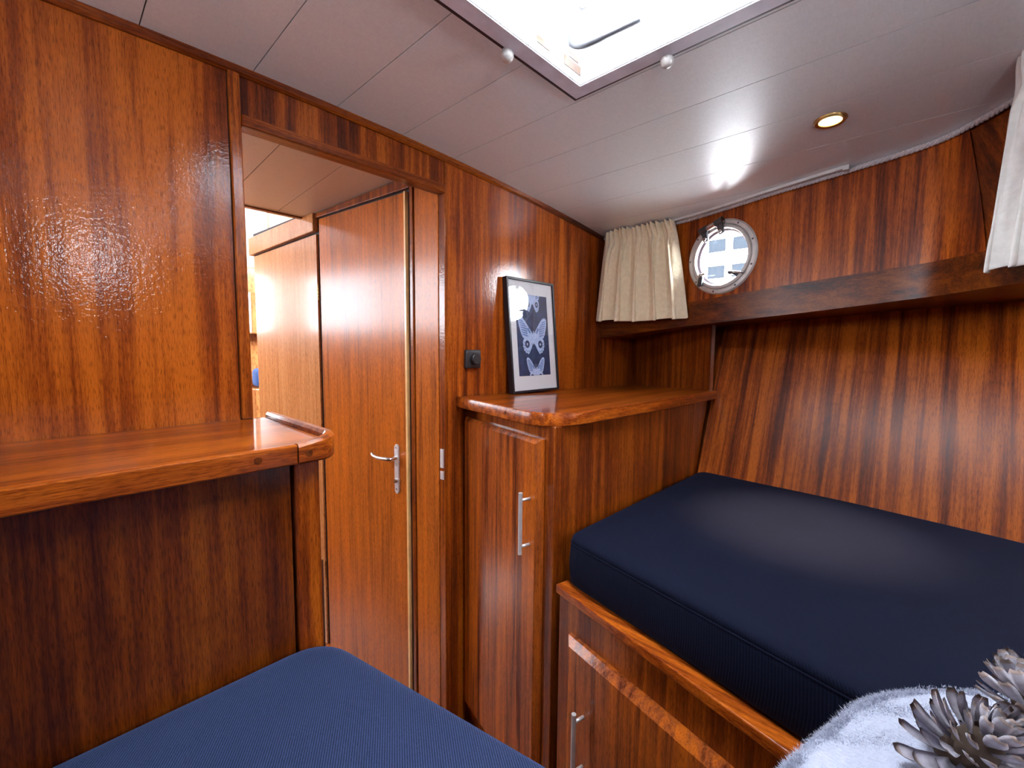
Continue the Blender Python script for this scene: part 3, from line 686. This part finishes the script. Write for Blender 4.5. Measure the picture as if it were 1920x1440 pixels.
h = bar_handle(fpt, 0.43, 0.716, 0.894, 0.022, d)
for z in (0.738, 0.872):
    bm = BM(); tube(bm, [fpt(0.43, z, 0.022), fpt(0.43, z, 0.052)], 0.0045, 10); obj('handle_stem', bm, M_BRUSH, d, smooth=True)
for z in (0.86, 0.0):
    bm = BM(); tube(bm, [fpt(0.006, z, 0.008), fpt(0.006, z+0.045, 0.008)], 0.004, 8); obj('hinge', bm, M_STEEL, t, smooth=True)
# counter
def ctz(x, y): return 1.122-0.024*max(0, x-0.99)*max(0, min(1, (y-0.66)/0.54))
out = [(0.988, 1.197), (0.945, 0.99), (0.9075, 0.815)]
for i in range(9):
    a = i/8; p = (Vector((0.9075, 0.815))*(1-a)**2+Vector((0.885, 0.69))*2*a*(1-a)+Vector((1.03, 0.684))*a*a); out.append((p.x, p.y))
out += [(1.3, 0.668), (1.6, 0.653), (1.948, 0.634), (1.952, 0.66), (2.245, 1.197)]
t = thing('counter_top', 'glossy mahogany counter with rounded front corner on the tall locker', 'counter', (1.4, 0.95, 1.1))
bm = BM()
va = [bm.verts.new((x, y, ctz(x, y)-0.036)) for x, y in out]; vb = [bm.verts.new((x, y, ctz(x, y))) for x, y in out]
n = len(out); cvt = bm.verts.new((1.45, 0.95, ctz(1.45, 0.95))); cvb = bm.verts.new((1.45, 0.95, ctz(1.45, 0.95)-0.036))
ed = []
for i in range(n):
    bm.faces.new([va[i], vb[i], vb[(i+1) % n], va[(i+1) % n]]); f = bm.faces.new([vb[i], cvt, vb[(i+1) % n]]); bm.faces.new([va[i], va[(i+1) % n], cvb])
es = [e for e in bm.edges if (e.verts[0] in vb and e.verts[1] in vb) or (e.verts[0] in va and e.verts[1] in va)]
bmesh.ops.bevel(bm, geom=es, offset=0.004, segments=2, affect='EDGES', profile=0.5)
cb = obj('board', bm, M_TOP, t)
bm = BM(); lp = out[:14]
R = []
P = [Vector((*p, 0)) for p in lp]
for i, p in enumerate(P):
    dd = (P[min(i+1, len(P)-1)]-P[max(i-1, 0)]).normalized(); nn = Vector((dd.y, -dd.x, 0)); nn = nn if nn.x*(-1)+nn.y*(-1) > 0 else -nn
    R.append([bm.verts.new((p.x+nn.x*o_, p.y+nn.y*o_, ctz(p.x, p.y)+z_)) for o_, z_ in ((0.0, -0.035), (0.003, -0.037), (0.005, -0.034), (0.005, -0.003), (0.003, 0.0006), (-0.004, 0.0006))])
for a, b in zip(R[:-1], R[1:]):
    for k in range(6): bm.faces.new([a[k], b[k], b[(k+1) % 6], a[(k+1) % 6]])
bm.faces.new(R[0]); bm.faces.new(R[-1][::-1])
obj('front_lip', bm, M_EDGE, t, smooth=True, autosmooth=30)
bm = BM(); q = Vector((0.9285, 0.89, 1.105)); lathe(bm, [(0.0055, 0.0), (0.0055, 0.003)], q+Vector((-0.0075, 0.0016, 0)), (-0.978, 0.206, 0), 14); obj('wood_plug', bm, M_LEDGE, t)

# ------------------------------------------------------------------ right berth: base and mattress
BA = Vector((0.917, 0.678, 0)); BD = (Vector((0.778, 0.094, 0))-BA).normalized(); BN = Vector((BD.y, -BD.x, 0)); BN = BN if BN.x < 0 else -BN
def bpt(s, z, out): q = BA+BD*s+BN*out; return Vector((q.x, q.y, z))
t = thing('berth_base', 'mahogany base of the right berth with a chamfered flap door', 'berth', (1.3, 0, FZ))
bm = BM(); prism(bm, [bpt(0, FZ, 0), bpt(1.1, FZ, 0), bpt(1.1, FZ, -0.02), bpt(0, FZ, -0.02)], (0, 0, 0.65-FZ)); obj('front_panel', bm, M_CAB, t)
bm = BM(); prism(bm, [bpt(-0.004, 0.638, -0.03), bpt(1.1, 0.638, -0.03), bpt(1.1, 0.638, 0.012), bpt(-0.004, 0.638, 0.012)], (0, 0, 0.024), 0.003); obj('top_rail', bm, M_RAIL, t)
bm = BM(); prism(bm, [(0.93, 0.655, 0.63), (0.68, -0.42, 0.63), (1.3, -0.80, 0.63), (1.6, -0.5, 0.63), (1.745, 0.14, 0.63), (1.75, 0.655, 0.63)], (0, 0, 0.02)); obj('bunk_board', bm, M_CAB, t)
bm = BM(); chamfer_door(bm, 0.052, 0.95, -0.02, 0.552, bpt, 0.026, 0.014, 0.018); d = obj('flap_door', bm, M_CABDOOR, t)
bar_handle(bpt, 0.13, 0.23, 0.408, 0.026, d)
for z in (0.252, 0.385):
    bm = BM(); tube(bm, [bpt(0.13, z, 0.026), bpt(0.13, z, 0.056)], 0.0045, 10); obj('handle_stem', bm, M_BRUSH, d, smooth=True)
def cushion(name, label, outline, z0, z1, mat, rad=0.035, crown=0.012, seam=True, group=None):
    """mattress: plan outline (counter-clockwise, already rounded) swept through a soft edge profile"""
    P = [Vector((*p, 0)) for p in outline]; n = len(P); cen = sum(P, Vector())/n
    Nn = []
    for i in range(n):
        d = (P[(i+1) % n]-P[i-1]).normalized(); Nn.append(Vector((d.y, -d.x, 0)))
    zs = z1-0.022
    prof = [(0.010, z0), (0.001, z0+0.008), (-0.002, z0+0.03), (-0.004, (z0+zs)/2), (-0.001, zs-0.012), (0.000, zs-0.005), (0.0028, zs-0.001), (0.0028, zs+0.001), (0.001, zs+0.004), (0.003, zs+0.010)]
    for k in range(1, 7):
        a = PI/2*k/6; prof.append((0.003+rad*(1-math.cos(a)), zs+0.010+(z1-zs-0.010)*math.sin(a)))
    bm = BM(); R = []
    for off, z in prof: R.append([bm.verts.new((p-nn*off).to_2d().to_3d()+Vector((0, 0, z))) for p, nn in zip(P, Nn)])
    base = [p-nn*(0.003+rad) for p, nn in zip(P, Nn)]
    for k in range(1, 9):
        f = k/9; R.append([bm.verts.new(b.lerp(cen, f)+Vector((0, 0, z1+crown*math.sin(f*PI/2)))) for b in base])
    for a, b in zip(R[:-1], R[1:]):
        for i in range(n): bm.faces.new([a[i], a[(i+1) % n], b[(i+1) % n], b[i]])
    cv = bm.verts.new(cen+Vector((0, 0, z1+crown)))
    for i in range(n): bm.faces.new([R[-1][i], R[-1][(i+1) % n], cv])
    bm.faces.new(R[0][::-1])
    root = thing(name, label, 'mattress', (cen.x, cen.y, z0), group)
    obj('cover', bm, mat, root, smooth=True)
    if seam:
        bm = BM(); tube(bm, [p-nn*0.0012+Vector((0, 0, zs)) for p, nn in zip(P, Nn)]+[P[0]-Nn[0]*0.0012+Vector((0, 0, zs))], 0.0022, 6)
        obj('seam', bm, mat, root, smooth=True)
    return root
def rounded(pts, rs, n=7, dens=0.06):
    """round each corner of a plan polygon; add points along the sides"""
    out = []; m = len(pts); P = [Vector(p) for p in pts]; C = []
    for i in range(m):
        a, b, c = P[i-1], P[i], P[(i+1) % m]; r = rs[i]
        if r <= 0: C.append([b]); continue
        p0 = b+(a-b).normalized()*r; p1 = b+(c-b).normalized()*r
        C.append([p0*(1-t_)**2+b*2*t_*(1-t_)+p1*t_*t_ for t_ in [k/n for k in range(n+1)]])
    for i in range(m):
        out += C[i]; a, b = C[i][-1], C[(i+1) % m][0]; k = int((b-a).length/dens)
        out += [a.lerp(b, j/(k+1)) for j in range(1, k+1)]
    return [(p.x, p.y) for p in out]
o1 = [(0.925, 0.668), (0.80, 0.092), (0.615, -0.75), (1.0, -0.95), (1.28, -0.86), (1.6, -0.55), (1.742, -0.224), (1.800, 0.14), (1.822, 0.645)]
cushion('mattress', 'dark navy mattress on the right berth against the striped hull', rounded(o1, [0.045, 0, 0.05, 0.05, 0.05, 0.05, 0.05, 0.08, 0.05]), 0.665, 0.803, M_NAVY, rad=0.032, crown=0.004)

# ------------------------------------------------------------------ left berth: base and mattress
t = thing('berth_base', 'mahogany base of the left berth under the nearest mattress', 'berth', (0.0, 0, FZ))
bm = BM(); prism(bm, [(0.33, 0.82, FZ), (0.35, 0.82, FZ), (0.632, -0.40, FZ), (0.612, -0.40, FZ)], (0, 0, 0.56-FZ)); obj('front_panel', bm, M_CAB, t)
bm = BM(); prism(bm, [(0.345, 0.835, 0.56), (-0.48, 0.835, 0.56), (-0.42, -0.22, 0.56), (-0.32, -0.55, 0.56), (0.0, -0.80, 0.56), (0.60, -0.42, 0.56)], (0, 0, 0.022)); obj('bunk_board', bm, M_CAB, t)
o2 = [(0.348, 0.832), (-0.50, 0.840), (-0.455, -0.224), (-0.33, -0.58), (-0.02, -0.86), (0.62, -0.55), (0.445, 0.345)]
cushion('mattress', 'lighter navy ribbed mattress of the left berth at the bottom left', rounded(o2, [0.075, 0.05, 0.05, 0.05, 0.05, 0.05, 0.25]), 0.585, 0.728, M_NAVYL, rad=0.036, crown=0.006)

# ------------------------------------------------------------------ infill board, towel, pine cones at the lower right
bm = BM(); prism(bm, [(0.47, 0.02, 0.75), (0.46, -0.5, 0.75), (0.665, -0.5, 0.75), (0.775, -0.02, 0.75), (0.74, 0.0, 0.75)], (0, 0, 0.048), 0.004)
o = obj('infill_board', bm, M_CABDOOR); setp(o, 'mahogany infill board between the berths under the fleece towel', 'board')
tow_out = rounded([(0.50, 0.100), (0.45, -0.02), (0.46, -0.36), (0.80, -0.38), (0.868, -0.098), (0.752, 0.026)], [0.05, 0.04, 0.04, 0.04, 0.035, 0.07], 7, 0.03)
P = [Vector((*p, 0)) for p in tow_out]; n = len(P); cen = Vector((0.66, -0.12, 0))
Nn = []
for i in range(n):
    d_ = (P[(i+1) % n]-P[i-1]).normalized(); Nn.append(Vector((d_.y, -d_.x, 0)))
if (P[0]-cen).dot(Nn[0]) < 0: Nn = [-x for x in Nn]
TZ0, TZ1 = 0.808, 0.838
bm = BM(); R = []
def tn(x, y): return 0.0025*math.sin(x*38+1)*math.cos(y*31)+0.0015*math.sin(x*90+y*70)
for off, z in [(0.015-0.015*math.sin(PI*q_/8), 0.823-0.015*math.cos(PI*q_/8)) for q_ in range(9)]:
    R.append([bm.verts.new((p.x-q.x*off, p.y-q.y*off, z+(tn(p.x, p.y) if z > TZ0 else 0))) for p, q in zip(P, Nn)])
for k in range(1, 10):
    f = k/10; R.append([bm.verts.new((lerp(p.x-q.x*0.015, cen.x, f), lerp(p.y-q.y*0.015, cen.y, f), TZ1+0.004*f+tn(lerp(p.x, cen.x, f), lerp(p.y, cen.y, f)))) for p, q in zip(P, Nn)])
for a, b in zip(R[:-1], R[1:]):
    for i in range(n): bm.faces.new([a[i], a[(i+1) % n], b[(i+1) % n], b[i]])
cv = bm.verts.new((cen.x, cen.y, TZ1+0.004))
for i in range(n): bm.faces.new([R[-1][i], R[-1][(i+1) % n], cv])
bm.faces.new(R[0][::-1])
tw = thing('towel', 'pale blue fleece towel under the pine cones at the lower right', 'towel', (0.66, -0.12, TZ0))
obj('cloth', bm, M_TOWEL, tw, smooth=True)
vs, fs = [], []
rr = random.Random(3)
def fib(x, y, z, nx, ny, nz, L=0.005):
    a = rr.uniform(0, 2*PI); dx, dy = math.cos(a)*0.0005, math.sin(a)*0.0005
    k = len(vs); tx, ty = rr.gauss(0, 0.45), rr.gauss(0, 0.45)
    l = L*rr.uniform(0.5, 1.2)
    vs.extend([(x-dx, y-dy, z), (x+dx, y+dy, z), (x+(nx+tx)*l, y+(ny+ty)*l, z+(nz+rr.gauss(0, 0.2))*l)]); fs.append((k, k+1, k+2))
for i in range(n):
    p, q = P[i], P[(i+1) % n]; L_ = (q-p).length
    for _ in range(int(L_*26000)):
        f = rr.random(); c_ = p.lerp(q, f); nn = Nn[i].lerp(Nn[(i+1) % n], f); h_ = rr.uniform(-0.5, PI/2); ch, sh_ = math.cos(h_), math.sin(h_)
        fib(c_.x-nn.x*0.015*(1-ch), c_.y-nn.y*0.015*(1-ch), 0.823+0.015*sh_, nn.x*ch, nn.y*ch, sh_, 0.0042)
def inside(x, y):
    c_ = False
    for i in range(n):
        a, b = P[i], P[(i+1) % n]
        if (a.y > y) != (b.y > y) and x < (b.x-a.x)*(y-a.y)/(b.y-a.y)+a.x: c_ = not c_
    return c_
k = 0
while k < 34000:
    x, y = rr.uniform(0.45, 0.87), rr.uniform(-0.25, 0.10)
    if inside(x, y): fib(x, y, TZ1+tn(x, y)-0.0008, 0, 0, 0.8, 0.0032); k += 1
me = bpy.data.meshes.new('pile'); me.from_pydata([tuple(Vector(v)-Vector((0.66, -0.12, TZ0))) for v in vs], [], fs); me.materials.append(M_TOWEL)
po = bpy.data.objects.new('pile', me); COL.objects.link(po); po.parent = tw; po['kind'] = 'stuff'

def scale_mesh():
    bm = BM(); nl, nw = 7, 4; G = []
    for i in range(nl+1):
        t_ = i/nl; wd = (0.0032+0.0048*math.sin(min(1, t_*1.1)*PI*0.55))*(1, 1, 1, 1, 1, 1.0, 0.88, 0.5)[i]
        r = []
        for j in range(nw+1):
            s_ = (j/nw-0.5)*2
            r.append(bm.verts.new((s_*wd, t_*0.031, 0.008*t_*t_-0.0022*(1-s_*s_))))
        G.append(r)
    for a, b in zip(G[:-1], G[1:]):
        for j in range(nw):
            f = bm.faces.new([a[j], a[j+1], b[j+1], b[j]]); f.material_index = 1 if b is G[-1] else 0; f.smooth = True
    r = bmesh.ops.solidify(bm, geom=bm.faces[:], thickness=0.0013)
    me = bpy.data.meshes.new('scale'); bmesh.ops.recalc_face_normals(bm, faces=bm.faces); bm.to_mesh(me); bm.free()
    me.materials.append(M_CONE); me.materials.append(M_CONETIP); return me
SM = scale_mesh()
def pinecone(loc, rot, size, label, seed, count=84):
    root = thing('pine_cone', label, 'pine cone', loc, 'pine cones on the towel', rot=rot)
    root.scale = (size,)*3; rnd = random.Random(seed)
    bm = BM(); lathe(bm, [(0.004, -0.030), (0.016, -0.022), (0.018, 0.0), (0.012, 0.026), (0.003, 0.045)], (0, 0, 0), (0, 0, 1), 14)
    obj('core', bm, M_CONECORE, root, smooth=True, local=True)
    for i in range(count):
        f = i/count; a = i*2.39996; z = lerp(-0.026, 0.044, f**0.9); r = 0.017*math.sin(min(1, 0.35+f)*PI*0.55) if f < 0.6 else lerp(0.014, 0.002, (f-0.6)/0.4)
        el = math.radians(lerp(-28, 74, f)+rnd.uniform(-7, 7)); sz = lerp(1.0, 0.62, f**1.5)*rnd.uniform(0.9, 1.1)
        o = bpy.data.objects.new('scale', SM); COL.objects.link(o); o.parent = root
        m_ = Matrix.Rotation(a, 4, 'Z') @ Matrix.Translation((0, r, z)) @ Matrix.Rotation(el, 4, 'X') @ Matrix.Rotation(rnd.uniform(-0.2, 0.2), 4, 'Y') @ Matrix.Scale(sz, 4)
        o.matrix_local = m_
pinecone((0.640, -0.062, 0.882), (0.35, -0.25, 0.4), 1.15, 'grey frosted pine cone nearer to us on the fleece towel', 1)
pinecone((0.742, -0.122, 0.884), (0.5, 0.45, 1.6), 1.15, 'grey frosted pine cone at the right edge of the picture, behind the other', 2)

# ------------------------------------------------------------------ rope, curtain track, curtains
path = []
for p in Wc:
    if p.y < -0.35: break
    path.append(p)
fine = catmull(path, 10)
def rope(bm, pts, R, r, pitch):
    L = [0]
    for a, b in zip(pts[:-1], pts[1:]): L.append(L[-1]+(b-a).length)
    tot = L[-1]; n = int(tot/pitch*9); cs = []
    j = 0
    for i in range(n+1):
        s = tot*i/n
        while j < len(L)-2 and L[j+1] < s: j += 1
        cs.append((pts[j].lerp(pts[j+1], (s-L[j])/max(1e-6, L[j+1]-L[j])), s))
    for k in range(3):
        tp = []
        for i, (c_, s) in enumerate(cs):
            d_ = (cs[min(i+1, n)][0]-cs[max(i-1, 0)][0]).normalized(); u, v, _ = frame_axes(d_)
            a = 2*PI*s/pitch+k*2*PI/3; tp.append(c_+(u*math.cos(a)+v*math.sin(a))*R)
        tube(bm, tp, r, 6)
bm = BM(); pts = []
for i, p in enumerate(fine):
    d_ = (fine[min(i+1, len(fine)-1)]-fine[max(i-1, 0)]).normalized(); nn = Vector((-d_.y, d_.x, 0)); nn = nn if nn.x < 0 or nn.y > 0.3 else -nn
    q = p+nn*0.0085; pts.append(Vector((q.x, q.y, cz(q.x)-0.0085)))
rope(bm, pts, 0.0042, 0.0045, 0.034)
o = obj('rope_trim', bm, M_ROPE, smooth=True); setp(o, 'twisted white rope along the joint of ceiling and right hull', 'rope')
t = thing('curtain_track', 'slim white curtain track on the ceiling above the porthole', 'curtain rail', (1.8, 0.6, 1.85))
bm = BM(); R = []
tr = [(1.872, 1.14), (1.868, 0.8), (1.775, 0.43), (1.722, 0.215)]
P = catmull([Vector((*p, 0)) for p in tr], 6)
for i, p in enumerate(P):
    zz_ = cz(p.x); R.append([bm.verts.new((p.x+u, p.y, zz_+z)) for u, z in ((-0.007, -0.0002), (-0.007, -0.010), (-0.002, -0.010), (-0.002, -0.004), (0.002, -0.004), (0.002, -0.010), (0.007, -0.010), (0.007, -0.0002))])
for a, b in zip(R[:-1], R[1:]):
    for k in range(8): bm.faces.new([a[k], b[k], b[(k+1) % 8], a[(k+1) % 8]])
bm.faces.new(R[0]); bm.faces.new(R[-1][::-1]); obj('rail', bm, M_TRACK, t)
bm = BM(); box(bm, (1.712, 0.205, 1.853), (1.73, 0.222, 1.868), 0.002); obj('end_stop', bm, M_TRACK, t)
curtain('curtain', 'cream gathered curtain hanging beside the porthole in the corner', [(1.872, 1.15), (1.872, 0.99), (1.872, 0.815)], [(1.83, 1.172), (1.86, 0.98), (1.862, 0.735)], 1.848, 1.425, 5, 0.07, M_CURT, seed=4, skew=0.45, drop=0.0)
curtain('curtain', 'off-white curtain cut off by the right edge of the picture', [(1.41, -0.105), (1.32, -0.165), (1.18, -0.26)], [(1.50, -0.089), (1.40, -0.16), (1.26, -0.265)], 1.90, 1.478, 4, 0.035, M_CURTW, nn=Vector((-0.62, 0.78, 0)), seed=3, skew=0.4)

# ------------------------------------------------------------------ recessed ceiling lamp
LP = Vector((1.431, 0.218, cz(1.431)))
t = thing('ceiling_downlight', 'small lit round recessed downlight in the ceiling', 'lamp', tuple(LP))
bm = BM(); ringlathe(bm, [(0.026, 0.001), (0.026, -0.004), (0.033, -0.006), (0.037, -0.001), (0.037, 0.001)], LP, (0.04, 0, 1), 36); obj('bezel', bm, M_BRASS, t, smooth=True, autosmooth=40)
bm = BM(); lathe(bm, [(0.0255, -0.0005), (0.0255, -0.0022), (0.012, -0.0035)], LP, (0.04, 0, 1), 24); obj('bulb', bm, M_BULB, t)
spot('downlight_beam', (LP.x, LP.y, LP.z-0.012), 170, 38, WARM, 1.0, 0.02)

# ------------------------------------------------------------------ dimmer switch
t = thing('dimmer_switch', 'small square black dimmer switch on the bulkhead by the doorway', 'switch', (1.052, YB, 1.255))
bm = BM(); box(bm, (1.018, YB-0.016, 1.222), (1.089, YB-0.0002, 1.288), 0.005, 3); obj('plate', bm, M_SWITCH, t, smooth=True, autosmooth=40)
bm = BM(); lathe(bm, [(0.0215, 0.0), (0.021, 0.014), (0.018, 0.017)], (1.055, YB-0.0158, 1.255), (0, -1, 0), 28); obj('knob', bm, M_SWITCH, t, smooth=True, autosmooth=40)

# ------------------------------------------------------------------ framed butterfly print leaning on the bulkhead
t = thing('picture_frame', 'black framed print of three white butterflies on navy, on the counter', 'picture', (1.355, 1.132, 1.1205), rot=(math.radians(-5.5), 0, 0))
FW, FH, FT = 0.290, 0.452, 0.024       # local: x across, z up, front face at y=0, back at +FT
bm = BM(); x0, x1 = -FW/2, FW/2
for lo, hi in (((x0, 0, 0), (x0+0.009, FT, FH)), ((x1-0.009, 0, 0), (x1, FT, FH)), ((x0+0.009, 0, 0), (x1-0.009, FT, 0.009)), ((x0+0.009, 0, FH-0.009), (x1-0.009, FT, FH))): box(bm, lo, hi, 0.0008, 1)
obj('frame', bm, M_BLACK, t, local=True)
bm = BM(); box(bm, (x0+0.0085, 0.008, 0.0085), (x1-0.0085, FT-0.002, FH-0.0085)); obj('mount', bm, M_MAT, t, local=True)
bm = BM(); box(bm, (x0+0.009, 0.003, 0.009), (x1-0.009, 0.005, FH-0.009)); obj('glazing', bm, glass('picture_glass', (1, 1, 1), 0.06), t, local=True)
PX0, PX1, PZ0, PZ1 = -0.0975, 0.0975, 0.066, 0.392
bm = BM(); box(bm, (PX0, 0.0072, PZ0), (PX1, 0.0082, PZ1)); pr = obj('print', bm, M_NAVYP, t, local=True)
def clip(poly):
    def cut(poly, f, inter):
        out = []
        for i in range(len(poly)):
            a, b = poly[i-1], poly[i]; fa, fb = f(a), f(b)
            if fa != fb: out.append(inter(a, b))
            if fb: out.append(b)
        return out
    for lim, sg in ((PZ1, 1), (PZ0, -1)):
        if poly: poly = cut(poly, lambda p: (lim-p[1])*sg >= 0, lambda a, b: (a[0]+(b[0]-a[0])*(lim-a[1])/(b[1]-a[1]), lim))
    return poly
def ink(bm, poly, lay, mi):
    poly = clip(poly)
    if len(poly) >= 3: prism(bm, [(x, 0.0072-0.0001*lay, z) for x, z in poly], (0, 0.00008, 0), mi=mi)
fore = [(0.0, 0.10), (0.10, 0.24), (0.30, 0.50), (0.52, 0.80), (0.70, 0.97), (0.84, 1.03), (0.95, 1.0), (1.0, 0.86), (0.97, 0.62), (0.90, 0.36), (0.82, 0.12), (0.72, -0.05), (0.40, -0.10), (0.12, -0.12), (0.0, -0.15)]
hind = [(0.02, -0.12), (0.40, -0.08), (0.62, -0.03), (0.72, -0.18), (0.76, -0.30), (0.73, -0.38), (0.76, -0.50), (0.70, -0.58), (0.70, -0.70), (0.62, -0.73), (0.58, -0.84), (0.49, -0.82), (0.40, -0.90), (0.32, -0.80), (0.20, -0.62), (0.10, -0.42), (0.02, -0.30)]
def butterfly(cx, czz, sc, sv, style):
    bm = BM()
    for sg in (-1, 1):
        T = lambda L: [(cx+sg*x*sc, czz+z*sv) for x, z in L]
        ink(bm, T(fore), 1, 0); ink(bm, T(hind), 2, 0)
        for k in range(7):       # dark cells between the pale veins of the fore wing
            a0, a1 = 0.10+0.12*k, 0.10+0.12*k+0.058
            def eo(a): return lerp(0.78, 0.97, min(1, a/0.75))-0.045
            def ei(a): return max(0.36, 0.02+0.75*a)+0.05
            ink(bm, T([(ei(a0-0.10), a0-0.10), (eo(a0), a0), (eo(a1), a1), (ei(a1-0.07), a1-0.07)]), 3, 1)
        ink(bm, T([(0.16, 0.22), (0.34, 0.50), (0.42, 0.40), (0.26, 0.16)]), 3, 1)
        ec = (0.46, -0.38); pt = [(ec[0]+0.16*math.cos(2*PI*k/14), ec[1]+0.20*math.sin(2*PI*k/14)) for k in range(14)]
        ink(bm, T(pt), 4, 2); pt = [(ec[0]+0.05*math.cos(2*PI*k/10), ec[1]+0.07*math.sin(2*PI*k/10)) for k in range(10)]; ink(bm, T(pt), 5, 0)
        for k in range(6):       # scallops along the hind margin
            a = math.radians(-100+k*24); q = (0.40+0.27*math.cos(a), -0.42+0.34*math.sin(a)); ink(bm, T([(q[0]+0.035*math.cos(b_), q[1]+0.035*math.sin(b_)) for b_ in [2*PI*j/8 for j in range(8)]]), 4, 1)
        ink(bm, T([(0.02, 0.24), (0.10, 0.55), (0.12, 0.54), (0.04, 0.24)]), 3, 0) if style == 2 else None
    ink(bm, [(cx+0.05*sc*math.cos(2*PI*k/12), czz+(-0.05+0.38*math.sin(2*PI*k/12))*sv) for k in range(12)], 6, 0)
    obj('butterfly', bm, [M_WING, M_WING2, M_NAVYP], pr, local=True)
butterfly(0.0, 0.222, 0.088, 0.078, 0)
butterfly(0.004, 0.378, 0.056, 0.062, 1)
butterfly(0.006, 0.082, 0.056, 0.056, 2)

# ------------------------------------------------------------------ world outside the porthole
t = thing('quay_building', 'white building with windows seen through the porthole', 'building', (29.6, 9, -3))
bm = BM(); box(bm, (29.6, -12, -3), (31, 34, 15)); obj('wall', bm, M_WHITE, t)
for yy in (7.95, 9.4, 10.85):
    for zz_ in (5.7, 7.35):
        bm = BM(); rect_ring(bm, (0, 1, 0, 1), (0.08, 0.92, 0.08, 0.92), 0, 0.12)
        for v in bm.verts: x, y, z = v.co; v.co = (29.6-z, yy+x*1.25, zz_+y*0.95)
        f_ = obj('window', bm, M_WHITE, t)
        bm = BM(); box(bm, (29.55, yy+0.08, zz_+0.06), (29.59, yy+1.17, zz_+0.89)); obj('pane', bm, M_PANEBLUE, f_)
for zz_ in (5.5, 7.15):
    bm = BM(); box(bm, (29.3, -2, zz_), (29.6, 26, zz_+0.1), 0.01); obj('sill_band', bm, M_WHITE, t)
